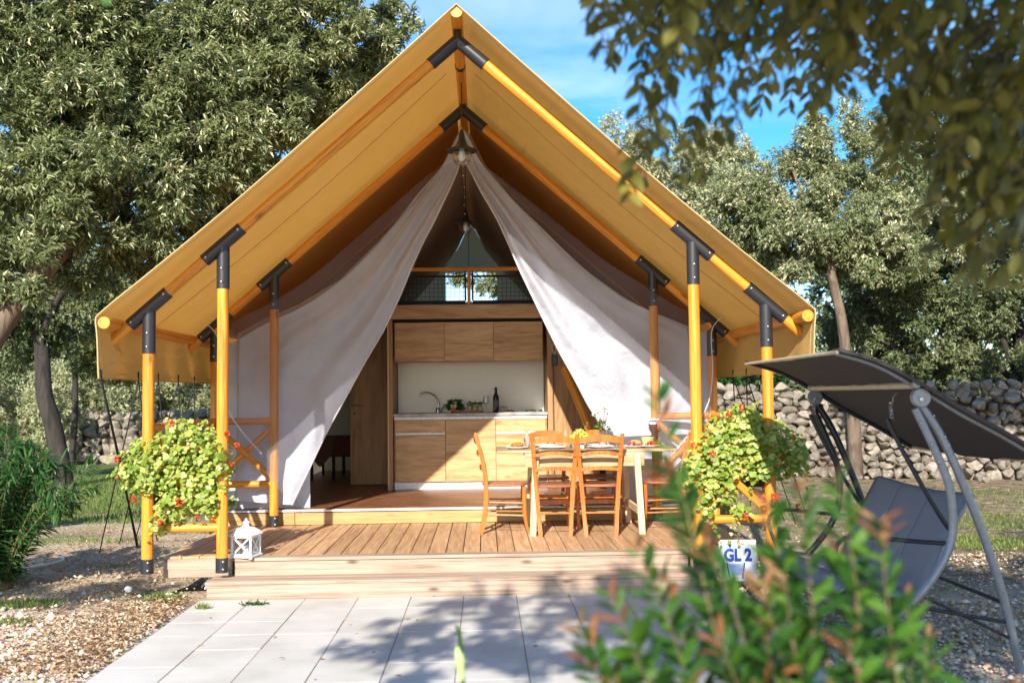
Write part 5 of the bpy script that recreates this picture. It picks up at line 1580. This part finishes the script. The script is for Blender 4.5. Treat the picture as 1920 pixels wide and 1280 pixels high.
# ================================================================== SMALL THINGS ON THE GROUND
def rock(name, p, s, col, label, cat, seed):
    M_ = 'rock_' + str(seed)
    plain(M_, col, rough=.7, var=.15, nscale=20)
    me = rock_mesh(seed).copy(); me.materials.clear(); me.materials.append(MATS[M_])
    o = bpy.data.objects.new(name, me); COL.objects.link(o); o.location = p; o.scale = s; tag(o, label, cat); return o
p = at_z(241, 1104, .03); rock('stone', (p.x, p.y, .03), (.075, .07, .09), (.62, .64, .68), 'rounded bluish white stone standing on the gravel left of the steps', 'stone', 31)
p = at_z(318, 1113, .015); rock('stone', (p.x, p.y, .012), (.13, .07, .035), (.66, .60, .50), 'flat pale stone lying nearest the bottom left corner of the steps', 'stone', 32)
p = at_z(110, 1067, .03); rock('clay_ball', (p.x, p.y, .03), (.08, .08, .075), (.42, .22, .12), 'small round reddish-brown stone beside the white hose', 'stone', 33)
p = at_z(60, 1092, .015); rock('stone', (p.x, p.y, .012), (.10, .07, .03), (.50, .40, .30), 'flat tan stone on bare soil below the oleander', 'stone', 34)
p = at_z(80, 1056, 0)
hs = tube('garden_hose', [(p.x + .16 * math.cos(a), p.y + .30 * math.sin(a), .02) for a in np.linspace(-1.9, 1.4, 14)], .011, 'white_paint', k=2); tag(hs, 'short loop of white garden hose lying under the oleander', 'hose')
sp = at_z(478, 1127, .03)
wd = empty('weed', (sp.x, sp.y, .007), 0, 'small green weed lying across the first paving joint near the steps', 'weed')
rg = np.random.default_rng(2); n = 70
P_ = np.stack([rg.normal(0, .045, n), rg.normal(0, .018, n), np.full(n, .0)], -1); D_ = rg.normal(size=(n, 3)); D_[:, 2] = np.abs(D_[:, 2]) * .5
V, F = leaves(P_, D_, rg.normal(size=(n, 3)) + [0, 0, 1], .05, .012); raw('blades', V, F, 'bush_leaf', wd, smooth=False, rnd=np.repeat(rg.random(n), 2))
for i, (x, y) in enumerate(((760, 1160), (815, 1118), (705, 1221), (742, 1265), (590, 1275), (382, 1208), (666, 1186), (930, 1190), (1010, 1210), (850, 1235), (780, 1163), (610, 1235))):
    q = at_z(x, y, .01); V, F = leaves(np.array([tuple(q)]), np.array([(math.cos(i * 2.), math.sin(i * 2.), .1)]), np.array([(0, 0, 1.)]), .04, .015)
    if i == 0: LV, LF = [V], [F]
    else: LV.append(V); LF.append(F + 4 * i)
o = raw('leaf_litter', np.concatenate(LV), np.concatenate(LF), 'dry_leaf', None, smooth=False, rnd=np.linspace(0, .9, 24)); tag(o, 'scattered single dry leaves lying on the pale paving', 'fallen leaves', kind='stuff')

# ================================================================== TREES AND SHRUBS
def limb(pts, r0, r1, mat, parent, nm='branch', k=4, n=10):
    m = len(pts); return tube(nm, pts, list(np.linspace(r0, r1, m)), mat, parent, n=n, k=k)
# big oak on the left
t1 = empty('oak_tree', (-6.1, 2.6, 0), 0, 'huge evergreen oak with grey-green leaves filling the upper left, leaning over the tent', 'tree')
L = t1.location
def blob_px(px, py, Y, rx, ry, rz):
    p = at(px, py, Y); return (p.x, p.y, p.z, rx, ry, rz)
def rb(l, L): return [(a - L.x, b - L.y, c, d, e, f) for a, b, c, d, e, f in l]
b0, b1, b2_ = at(-90, 740, 2.6), at(-30, 650, 2.6), at(35, 560, 2.8)
tr_ = limb([Vector((0, 0, -.1)), Vector((.05, 0, .9)), b0 - L, b1 - L, b2_ - L, at(150, 430, 3.4) - L, at(260, 300, 3.9) - L], .24, .07, 'bark', t1, 'trunk', n=16)
for pts, r in ((((60, 560, 2.8), (70, 420, 3.2), (130, 260, 3.4), (180, 80, 3.6)), .12), (((150, 430, 3.4), (300, 330, 4.0), (420, 240, 4.2)), .09), (((260, 300, 3.9), (380, 180, 4.4), (520, 90, 4.6)), .08)):
    limb([at(*q) - L for q in pts], r, .02, 'bark', t1)
PB = [(30, 60, 3.4, .95), (170, 40, 3.8, .95), (320, 30, 4.2, .95), (470, 30, 4.5, .9), (610, 30, 4.8, .8), (690, 60, 5.0, .5), (50, 210, 3.2, .9), (200, 190, 3.6, .9), (350, 170, 4.0, .9), (500, 150, 4.4, .8), (620, 130, 4.8, .55),
      (30, 360, 2.9, .8), (150, 350, 3.2, .85), (290, 330, 3.6, .85), (420, 280, 4.0, .65), (520, 230, 4.4, .5), (40, 490, 2.7, .62), (150, 480, 3.4, .6), (270, 440, 3.8, .6), (360, 390, 4.1, .45), (300, 490, 4.0, .32), (100, 130, 3.9, 1.1), (280, 250, 4.6, 1.1), (120, 300, 4.2, 1.0), (430, 100, 5.2, 1.1), (650, 130, 5.2, .62), (570, 210, 5.2, .6), (490, 280, 5.1, .58), (410, 350, 5.0, .52), (330, 425, 4.9, .48), (255, 480, 4.8, .36), (720, 50, 5.6, .45)]
bl2 = rb([blob_px(x, y, Y, r, r * .85, r * .85) for x, y, Y, r in PB], L)
def rej(C):
    W = C + np.array([L.x, L.y, 0]); return in_tent(W, .25)
crown('crown', bl2, 20500, 15, .092, .026, 'oak_leaf', t1, spread=.20, reject=rej, seed=1, droop=-.35, shell=.4)

# smaller trees behind on the left
t2 = empty('oak_tree', (-9.6, 10.5, 0), 0, 'small oak with a dark leaning trunk standing before the left stone wall', 'tree'); L = t2.location
pts2 = [at(100, 800, 10.3), at(84, 745, 10.3), at(80, 690, 10.4), at(76, 640, 10.5), at(62, 585, 10.6), at(70, 530, 10.8)]
limb([Vector((pts2[0].x + .25, 10.3, -.1))- L] + [p - L for p in pts2], .17, .10, 'dark_bark', t2, 'trunk', n=12)
limb([Vector(p) - L for p in [tuple(pts2[3]), tuple(at(110, 560, 10.2)), tuple(at(150, 520, 10.0))]], .09, .04, 'dark_bark', t2)
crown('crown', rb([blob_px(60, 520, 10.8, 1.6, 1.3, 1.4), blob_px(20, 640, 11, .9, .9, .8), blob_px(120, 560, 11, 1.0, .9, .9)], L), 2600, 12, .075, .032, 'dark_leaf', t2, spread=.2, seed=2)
t3 = empty('small_tree', (-9.0, 14.5, 0), 0, 'round bushy tree with yellow-green sunlit leaves between the dark trunk and the tent roof', 'tree'); L = t3.location
limb([Vector((0, 0, -.1)), Vector((.1, 0, 1.6)), Vector((0, 0, 3.2))], .08, .05, 'dark_bark', t3, 'trunk')
crown('crown', rb([blob_px(170, 600, 14.5, 1.15, 1.1, 1.2), blob_px(225, 640, 14.2, 1.0, 1, .95), blob_px(160, 530, 15, 1.0, 1.0, .9), blob_px(250, 560, 15.2, 1.2, 1, .9)], L), 4200, 13, .07, .036, 'yellowgreen_leaf', t3, spread=.2, seed=3)
def shrub(name, label, loc, blobs, n, per, l, w, mat, seed, cat='shrub', group=None):
    t = empty(name, loc, 0, label, cat, group); L = t.location
    rn = random.Random(seed)
    for k in range(5):
        a = rn.uniform(0, 6.28); limb([Vector((0, 0, -.05)), Vector((.25 * math.cos(a), .25 * math.sin(a), .6)), Vector((.7 * math.cos(a), .7 * math.sin(a), 1.3))], .05, .015, 'bark', t, n=6, k=2)
    crown('crown', rb(blobs, L), n, per, l, w, mat, t, spread=.2, seed=seed)
    return t
for i, (px, py, Y, r, rz, lab) in enumerate(((25, 735, 17, 1.5, .85, 'grey-green olive shrub at the far left edge beyond the dark trunk'), (165, 715, 20.5, 1.6, .95, 'grey-green olive shrub above the stone wall right of the dark trunk'),
                                           (270, 700, 21.5, 1.7, 1.05, 'grey-green olive shrub above the stone wall under the tent valance'), (385, 715, 22, 1.5, .9, 'grey-green olive shrub above the stone wall next to the left posts'))):
    p = at(px, py, Y)
    shrub('olive_shrub', lab, (p.x, p.y, .0), [(p.x, p.y, p.z, r, 1.0, rz), (p.x - .6, p.y + .3, p.z - .5, r * .9, 1, rz), (p.x + .7, p.y, p.z - .6, r * .8, 1, rz * .9)], 2000, 11, .09, .032, 'olive_leaf', 20 + i, group='olive shrubs behind the left stone wall')
# distant wood closing the view
def far_wood(name, label, x0, x1, y, z0, z1, n, seed, mat='dark_leaf'):
    rg = np.random.default_rng(seed)
    bl = []
    for x in np.arange(x0, x1, 2.0):
        h = rg.uniform(z0, z1); bl.append((x, y + rg.uniform(-1.5, 1.5), h * .55, 1.7, 1.6, h * .55))
        bl.append((x + rg.uniform(-1, 1), y + rg.uniform(-1, 1), .8, 1.6, 1.4, 1.0))
    o = crown(name, bl, n, 8, .22, .10, mat, None, spread=.45, seed=seed, reject=lambda C: in_tent(C, .3))
    tag(o, label, 'woodland', kind='stuff'); return o
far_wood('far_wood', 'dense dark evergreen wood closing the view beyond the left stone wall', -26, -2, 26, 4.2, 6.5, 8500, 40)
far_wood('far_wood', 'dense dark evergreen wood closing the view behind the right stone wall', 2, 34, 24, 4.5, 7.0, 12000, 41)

# right-hand trees
t4 = empty('holm_oak', (7.5, 11.0, 0), 0, 'tall pale sunlit evergreen tree with a slim trunk rising right of the tent roof', 'tree'); L = t4.location
a, b = at(1590, 700, 10.0), at(1560, 520, 10.0)
limb([Vector((a.x + .1, 10, -.1)) - L, at(1598, 760, 10) - L, a - L, at(1578, 600, 10) - L, b - L, at(1545, 430, 10.2) - L], .13, .07, 'bark', t4, 'trunk')
for q in ((1500, 380), (1600, 370), (1480, 300), (1560, 280)): limb([b - L, (b + (at(q[0], q[1], 10.4) - b) * .6) + Vector((0, .1, .1)) - L, at(q[0], q[1], 10.6) - L], .05, .02, 'bark', t4, n=6)
crown('crown', rb([blob_px(1560, 270, 10.6, 1.0, 1.0, .85), blob_px(1460, 380, 10.6, 1.2, 1.1, .95), blob_px(1380, 400, 11.2, 1.0, .9, .7), blob_px(1600, 400, 10.4, 1.2, 1.1, .9), blob_px(1500, 470, 10.4, .9, 1, .6), blob_px(1680, 300, 11, 1.0, 1.0, .8), blob_px(1430, 500, 11, .7, .8, .5), blob_px(1640, 480, 10.2, .9, 1, .6), blob_px(1565, 450, 9.8, .9, .7, .4), blob_px(1740, 420, 10.6, .9, .9, .8)], L),
      15000, 14, .075, .026, 'olive_leaf', t4, spread=.2, seed=4)
t5 = empty('holm_oak', (4.5, 17.5, 0), 0, 'pale evergreen treetop showing just above the right slope of the tent roof', 'tree'); L = t5.location
limb([Vector((0, 0, -.1)), Vector((.1, 0, 3)), Vector((0, 0, 6))], .2, .08, 'bark', t5, 'trunk')
crown('crown', rb([blob_px(1150, 290, 17.5, 1.3, 1.3, 1.0), blob_px(1260, 310, 17, 1.5, 1.3, 1.2), blob_px(1360, 330, 17.5, 1.3, 1.3, 1.0), blob_px(1330, 430, 17, 1.8, 1.3, 1.4)], L), 4200, 13, .10, .036, 'olive_leaf', t5, spread=.28, seed=5)
t6 = empty('dark_oak', (10.8, 11.6, 0), 0, 'broad dark evergreen tree in shade at the right edge above the stone wall', 'tree'); L = t6.location
limb([Vector((0, 0, -.1)), Vector((.2, 0, 1.8)), Vector((-.1, 0, 3.6))], .22, .1, 'dark_bark', t6, 'trunk')
for q in ((1650, 640), (1780, 600), (1850, 560)): limb([Vector((.1, 0, 1.6)), at(q[0], q[1], 11.4) - L], .08, .03, 'dark_bark', t6, n=7)
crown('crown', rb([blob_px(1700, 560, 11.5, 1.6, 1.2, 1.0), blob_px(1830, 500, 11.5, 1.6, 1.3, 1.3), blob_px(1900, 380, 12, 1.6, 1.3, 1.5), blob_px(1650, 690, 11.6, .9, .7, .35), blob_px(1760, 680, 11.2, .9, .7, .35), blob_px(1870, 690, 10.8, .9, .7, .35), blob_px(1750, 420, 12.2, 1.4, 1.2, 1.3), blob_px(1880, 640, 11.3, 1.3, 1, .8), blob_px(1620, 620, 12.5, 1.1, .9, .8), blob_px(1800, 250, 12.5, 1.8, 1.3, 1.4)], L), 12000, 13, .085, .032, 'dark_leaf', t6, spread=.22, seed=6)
t7 = empty('oak_sapling', (5.4, 6.5, 0), 0, 'thin dark tree trunk with bright sprig in front of the right stone wall', 'tree'); L = t7.location
limb([at_z(1560, 890, 0) - L, at(1562, 800, at_z(1560, 890, 0).y) - L, at(1578, 700, at_z(1560, 890, 0).y) - L], .14, .10, 'dark_bark', t7, 'trunk')
q = at(1570, 895, at_z(1560, 890, 0).y - .3) - L
leaf_cluster_obj('sprig', tuple(q), (.18, .1, .16), 46, .09, .05, 'bush_leaf', t7, 6)

t10 = empty('holm_oak', (.2, 13.5, 0), 0, 'evergreen tree behind the tent, seen only through the rear window above the loft', 'tree'); L = t10.location
limb([Vector((0, 0, -.1)), Vector((.1, 0, 1.4)), Vector((0, 0, 2.8))], .15, .06, 'dark_bark', t10, 'trunk')
crown('crown', rb([blob_px(890, 505, 13.5, 1.2, .6, .28), blob_px(930, 530, 13.5, .5, .6, .28)], L), 420, 12, .08, .03, 'yellowgreen_leaf', t10, spread=.2, seed=44)
t11 = empty('dark_oak', (10.2, 4.2, 0), 0, 'dark evergreen bough reaching in from the right edge high above the swing bench', 'tree'); L = t11.location
limb([Vector((0, 0, -.1)), Vector((-.2, 0, 2.2)), Vector((-1.0, 0, 3.8)), Vector((-2.6, .2, 4.9))], .24, .07, 'dark_bark', t11, 'trunk')
crown('crown', rb([(7.2, 4.2, 5.0, 1.2, 1.1, .7), (8.6, 3.8, 5.2, 1.4, 1.3, 1.0), (6.2, 4.6, 4.9, .8, .8, .5), (9.8, 4.0, 4.7, 1.3, 1.3, 1.0), (7.6, 5.2, 4.3, .9, .9, .5)], L), 3400, 13, .08, .03, 'dark_leaf', t11, spread=.2, seed=45)
# ivy-dark shrub under the valance on the right
p = at(1400, 720, 12.5)
shrub('laurel_shrub', 'dark green shrub seen under the right valance before the stone wall', (p.x, p.y, 0), [(p.x, p.y, p.z, .8, .6, .5), (p.x - .7, p.y, p.z - .2, .8, .6, .6)], 700, 12, .09, .045, 'bush_leaf', 33)

# ------------------------------------------------------------------ oleander at the left
def leaf_mesh(name, mat, L=1.0, W=.2, bend=.15, nseg=4, fold=.2):
    V, F = [], []
    for i in range(nseg + 1):
        t = i / nseg; w = W * .5 * (math.sin(math.pi * min(1, t * .98 + .01)) ** .8); z = -bend * t * t * L
        V += [(t * L, -w, z + fold * w), (t * L, 0, z), (t * L, w, z + fold * w)]
    for i in range(nseg):
        a = i * 3; F += [(a, a + 3, a + 4, a + 1), (a + 1, a + 4, a + 5, a + 2)]
    me = bpy.data.meshes.new(name); me.from_pydata(V, [], F); me.shade_smooth(); me.attributes.new('rnd', 'FLOAT', 'FACE'); me.materials.append(MATS[mat]); return me
def place_leaves(root, items, meshes, limit=295, nm='leaf', mat=None):
    """items: (p, dir, up, length, meshindex); the ones that show largest are objects, the others one mesh"""
    rot = MROT.to_3x3().transposed(); base = root.matrix_world if False else Matrix.Translation(root.location)
    def size(it):
        w = rot @ (base @ it[0] - CAM); d = -w.z
        if d < .2: return -1
        x, y = w.x / d * FPX, w.y / d * FPX
        return it[3] / d * (1 if abs(x) < 980 and abs(y) < 660 else .01)
    items = sorted(items, key=size, reverse=True)
    rest = []
    for i, (p, d, u, s, k) in enumerate(items):
        d = d.normalized(); y = u.cross(d)
        if y.length < 1e-3: y = Vector((1, 0, 0)).cross(d)
        y.normalize(); z = d.cross(y)
        M = Matrix.Translation(p) @ Matrix((d, y, z)).transposed().to_4x4() @ Matrix.Diagonal((s, s, s, 1))
        if i < limit:
            o = bpy.data.objects.new(nm, meshes[k]); COL.objects.link(o); o.parent = root; o.matrix_local = M
        else: rest.append((M, meshes[k]))
    groups = {}
    for M, me in rest: groups.setdefault(me.materials[0].name, []).append((M, me))
    for g, l in groups.items():
        V, F, rv = [], [], []
        for M, me in l:
            o = len(V); V += [tuple(M @ v.co) for v in me.vertices]; r = random.random()
            for p in me.polygons: F.append(tuple(q + o for q in p.vertices)); rv.append(r)
        o = raw('foliage', V, F, g, root, rnd=rv); o['kind'] = 'stuff'
def stemmed(root, stems, meshes, per_m, size, whorl, limit=295, tip=None, seed=0, stem_r=.006, stem_mat='stem_bark', start=.25, up=.6):
    """leaves in whorls along bent stems; stems are lists of points in the root's frame"""
    rn = random.Random(seed); items = []
    for si, s in enumerate(stems):
        P = smooth_path(s, 8); n = len(P)
        tube('stem', P, list(np.linspace(stem_r, stem_r * .35, n)), stem_mat, root, n=6)
        Ls = sum((b - a).length for a, b in zip(P, P[1:])); m = max(3, int(Ls * per_m))
        for j in range(m):
            t = start + (1 - start) * j / (m - 1); f = t * (n - 1); i0 = min(int(f), n - 2); p = P[i0].lerp(P[i0 + 1], f - i0); d = (P[i0 + 1] - P[i0]).normalized()
            a0 = rn.uniform(0, 6.28) if whorl > 2 else j * 1.57
            for w in range(whorl):
                a = a0 + w * 2 * math.pi / whorl + rn.uniform(-.3, .3)
                x = d.orthogonal().normalized(); y = d.cross(x)
                out = (math.cos(a) * x + math.sin(a) * y); k = up * (1 + t * .6)
                dr = out + d * k + Vector((0, 0, rn.uniform(-.35, .1)))
                sz = size * rn.uniform(.7, 1.15) * (1 - .35 * max(0, t - .8) / .2)
                mi = rn.randrange(len(meshes) if tip is None else tip) if (tip is None or t < .88 or rn.random() < .5) else rn.randrange(tip, len(meshes))
                items.append((p, dr, (Vector((0, 0, 1)) + Vector((rn.gauss(0, .4), rn.gauss(0, .4) - .2, 0))).normalized(), sz, mi))
    place_leaves(root, items, meshes, limit)
ol = empty('oleander', (-3.98, .45, 0), 0, 'dark green oleander bush with long narrow leaves at the left edge', 'shrub')
om = [leaf_mesh('leaf', 'oleander_leaf', 1, .15, b) for b in (.1, .25, .4)]
rn = random.Random(4); st = []
for i in range(84):
    a = rn.uniform(0, 6.28); r = rn.uniform(.2, 1.0) * .78; h = rn.uniform(.55, 1.02) * (1.25 - .4 * r)
    ex = rn.uniform(-.1, .25)
    st.append([Vector((math.cos(a) * .15, math.sin(a) * .12, 0)), Vector((math.cos(a) * r * .5, math.sin(a) * r * .4, h * .55)), Vector((math.cos(a) * r, math.sin(a) * r * .75, h)), Vector((math.cos(a) * r * 1.2, math.sin(a) * r * .9, h * (1.05 - ex)))])
stemmed(ol, st, om, 30, .13, 3, seed=5, stem_r=.006, start=.08)

# ------------------------------------------------------------------ bush in the near foreground, bottom right
fb = empty('foreground_bush', (1.0, -6.7, 0), 0, 'out-of-focus green bush with reddish shoot tips in the near foreground, bottom right', 'shrub')
bmsh = [leaf_mesh('leaf', 'bush_leaf', 1, .28, .12), leaf_mesh('leaf', 'bush_leaf', 1, .32, .25), leaf_mesh('leaf', 'bush_leaf', 1, .26, .0), leaf_mesh('leaf', 'red_leaf', 1, .24, .1), leaf_mesh('leaf', 'red_leaf', 1, .22, .2)]
tips = [(1232, 745, .15), (1240, 880, .3), (1195, 1030, .6), (1145, 1120, .8), (1085, 1175, .9), (1100, 1235, .8), (1240, 1085, .8), (1320, 1010, .4), (1320, 1110, .8), (1385, 1150, .9), (1440, 950, .3), (1470, 1060, .6), (1500, 925, .3),
        (1555, 1010, .4), (1570, 890, .2), (1600, 1100, .6), (1650, 985, .3), (1700, 1120, .4), (1735, 1195, .6), (1190, 1195, .9), (1270, 1190, 1), (1350, 1200, 1), (1430, 1175, .9), (1510, 1180, .9), (1590, 1200, .8), (1660, 1225, .7),
        (1150, 1265, 1), (1240, 1255, 1), (1400, 1245, 1), (1500, 1255, 1), (1600, 1265, 1), (1430, 1100, .6)]
rn = random.Random(12); st = []
for px, py, dn in tips:
    Y = -6.62 + rn.uniform(-.14, .16)
    tp = at(px, py, Y) - fb.location
    b = Vector((tp.x * .45 + rn.uniform(-.06, .06), rn.uniform(-.08, .1), .35)); low = b.lerp(tp, .55) + Vector((rn.uniform(-.04, .04), rn.uniform(-.04, .04), .03))
    st.append([b, low, b.lerp(tp, .82) + Vector((rn.uniform(-.015, .015), 0, .0)), tp])
    for _ in range(1 if dn < .6 else 3):
        q = b.lerp(tp, rn.uniform(.55, .8)); e = q + Vector((rn.uniform(-.13, .13), rn.uniform(-.07, .07), rn.uniform(.02, .10)))
        st.append([q, q.lerp(e, .5) + Vector((0, 0, .01)), e])
limb([Vector((0, 0, -.1)), Vector((.02, 0, .2)), Vector((0, 0, .45))], .03, .02, 'stem_bark', fb, 'trunk')
stemmed(fb, st, bmsh, 20, .070, 2, tip=3, seed=6, stem_r=.0028, start=.35, up=.7)

# single blurred stalk rising at the bottom centre
gs = empty('grass_stalk', (.05, -5.6, 0), 0, 'single pale green blurred stalk rising at the bottom centre of the picture', 'plant')
a, b = at(868, 1290, -5.9) - gs.location, at(856, 1172, -5.9) - gs.location
tube('stalk', [Vector((a.x + .01, a.y, 0)), a, b], [.006, .006, .004], 'bush_leaf', gs, k=3)
plain('pale_green', (.35, .50, .18), rough=.5, bmp=0)
tube('seed_head', [at(866, 1275, -5.9) - gs.location, at(862, 1235, -5.9) - gs.location, at(857, 1212, -5.9) - gs.location], [.006, .013, .004], 'pale_green', gs, k=4)

# ------------------------------------------------------------------ near overhanging branch, top right
ob = empty('overhanging_tree', (3.2, -8.6, 0), 0, 'near tree out of frame whose blurred olive-brown branches hang into the upper right', 'tree')
limb([Vector((0, 0, -.1)), Vector((.05, 0, 1.5)), Vector((-.1, .1, 3.0)), Vector((-.3, .1, 4.2))], .2, .1, 'dark_bark', ob, 'trunk', n=14)
obm = [leaf_mesh('leaf', 'overhang_leaf', 1, .50, .15), leaf_mesh('leaf', 'overhang_leaf', 1, .42, .3), leaf_mesh('leaf', 'overhang_leaf', 1, .46, .05)]
rn = random.Random(31)
hang = [(1110, 40), (1100, 0), (1180, 60), (1150, 120), (1200, 150), (1215, 210), (1240, 300), (1200, 330), (1180, 360), (1270, 340), (1300, 260), (1330, 180), (1250, 60), (1290, 120), (1380, 90), (1340, 20), (1400, 160), (1370, 240), (1420, 60), (1450, 150), (1500, 40), (1480, 200),
        (1540, 110), (1560, 30), (1600, 160), (1590, 80), (1650, 30), (1660, 140), (1700, 80), (1690, 190), (1740, 150), (1760, 40), (1730, 240), (1800, 110), (1790, 200), (1850, 60), (1840, 160), (1900, 110), (1900, 220), (1860, 270), (1790, 290), (1740, 320), (1820, 350), (1890, 330),
        (1760, 400), (1800, 440), (1860, 400), (1830, 490), (1900, 440), (1880, 520), (1780, 350), (1820, 530), (1740, 380), (1910, 500), (1550, 190), (1420, 210), (1310, 330), (1230, 250), (1640, 90), (1520, 150), (1460, 90), (1720, 20), (1880, 20)]
for _ in range(95):
    px = rn.uniform(1500, 1930); py = rn.uniform(0, 330) if px < 1700 else rn.uniform(0, 540)
    if px < 1640 and py > 210: continue
    hang.append((px, py))
for _ in range(26):
    px = rn.uniform(1120, 1500); hang.append((px, rn.uniform(0, 110)))
st = []
for px, py in hang:
    Y = -8.33 + rn.uniform(2.0, 3.0)
    tp = at(px, py, Y) - ob.location
    src = at(px + rn.uniform(60, 200), -160 - rn.uniform(0, 120), Y - rn.uniform(.1, .4)) - ob.location if px < 1650 else at(px + rn.uniform(40, 260), py - rn.uniform(160, 300), Y - .2) - ob.location
    st.append([src, src.lerp(tp, .5) + Vector((rn.uniform(-.05, .05), 0, .05)), tp])
# main boughs carrying them
for pts in ([(3.0, -8.6, 3.0), (2.4, -7.4, 3.0), (1.6, -6.3, 2.9), (.9, -5.9, 2.75)], [(3.0, -8.6, 2.8), (2.9, -7.4, 2.7), (2.3, -6.4, 2.6), (1.7, -6.1, 2.45)], [(3.0, -8.5, 3.4), (1.8, -8.2, 3.8), (.4, -7.8, 4.0), (-.6, -7.6, 4.0)]):
    limb([Vector(p) - ob.location for p in pts], .05, .012, 'dark_bark', ob)
stemmed(ob, st, obm, 24, .066, 2, seed=7, stem_r=.004, stem_mat='dark_bark', start=.3, up=.5)
# the tree's own crown above and behind the camera throws dappled shade on the path
def lf(pts): return pts
crown('crown', rb([(-1.6, -8.9, 4.05, .45, .5, .3), (-.8, -9.0, 4.2, .6, .6, .35), (.0, -9.0, 4.5, .8, .8, .5), (-.3, -8.6, 5.1, .6, .7, .3), (.9, -8.8, 4.6, 1.0, 1.0, .7), (2.0, -8.6, 4.5, 1.1, 1.2, .8), (3.2, -8.2, 4.4, 1.2, 1.3, .9), (.9, -7.8, 3.9, .7, .7, .35), (1.9, -7.4, 3.9, .8, .8, .4), (1.3, -8.9, 3.7, .8, .5, .4), (2.6, -8.0, 3.7, .9, .8, .5), (.3, -8.4, 3.7, .6, .5, .3), (1.1, -9.3, 2.8, .6, .3, .25)], ob.location), 5000, 12, .075, .034, 'overhang_leaf', ob, spread=.2, seed=8)
crown('branch_foliage', rb([(-1.75, -8.9, 4.75, .5, .4, .22), (-1.1, -8.9, 4.85, .5, .4, .25), (-.55, -8.9, 4.6, .5, .5, .3), (-2.0, -8.9, 4.3, .35, .3, .15)], ob.location), 420, 12, .075, .034, 'overhang_leaf', ob, spread=.2, seed=18)
limb([Vector(p) - ob.location for p in [(2.6, -8.6, 4.1), (.8, -8.8, 4.6), (-.8, -8.9, 4.75), (-1.9, -8.9, 4.6)]], .05, .012, 'dark_bark', ob)
# neighbour tree far to the right throwing shade on wall, swing and right-hand ground
t8 = empty('shade_tree', (6.4, -7.5, 0), 0, 'evergreen tree standing outside the frame on the right, throwing broken shade', 'tree'); L = t8.location
limb([Vector((0, 0, -.1)), Vector((0, 0, 2.5)), Vector((-.2, 0, 5))], .22, .1, 'dark_bark', t8, 'trunk')
crown('crown', rb([(5.0, -7.0, 5.2, 1.5, 1.4, .9), (6.8, -6.6, 5.8, 1.6, 1.4, 1.0), (8.2, -5.6, 5.4, 1.5, 1.4, 1.0), (6.0, -8.4, 6.4, 1.6, 1.3, .9)], L), 1000, 11, .10, .045, 'dark_leaf', t8, spread=.28, seed=9)
t9 = empty('shade_tree', (-6.8, -8.4, 0), 0, 'evergreen tree standing outside the frame on the left, throwing broken shade', 'tree'); L = t9.location
limb([Vector((0, 0, -.1)), Vector((0, 0, 2.0)), Vector((-.2, 0, 4))], .22, .1, 'dark_bark', t9, 'trunk')
crown('crown', rb([(-6.6, -7.6, 4.5, 1.0, .45, .3), (-5.2, -7.9, 4.9, .9, .35, .2), (-7.6, -6.4, 4.9, 1.0, .7, .4)], L), 520, 11, .10, .045, 'dark_leaf', t9, spread=.28, seed=10)
# one leaf hanging in at the top left
tw = empty('leafy_twig', at(205, -60, -6.6), 0, 'single blurred green leaf on a twig hanging in at the top left', 'twig')
tube('stem', [Vector((.02, 0, .35)), Vector((.01, 0, .12)), Vector((0, 0, .02))], .003, 'stem_bark', tw)
place_leaves(tw, [(Vector((0, 0, .02)), Vector((-.1, 0, -1)), Vector((0, -1, .2)), .085, 0), (Vector((0.01, 0, .1)), Vector((.7, 0, .3)), Vector((0, -1, .2)), .07, 1)], [leaf_mesh('leaf', 'bush_leaf', 1, .55, .1), leaf_mesh('leaf', 'bush_leaf', 1, .5, .2)])
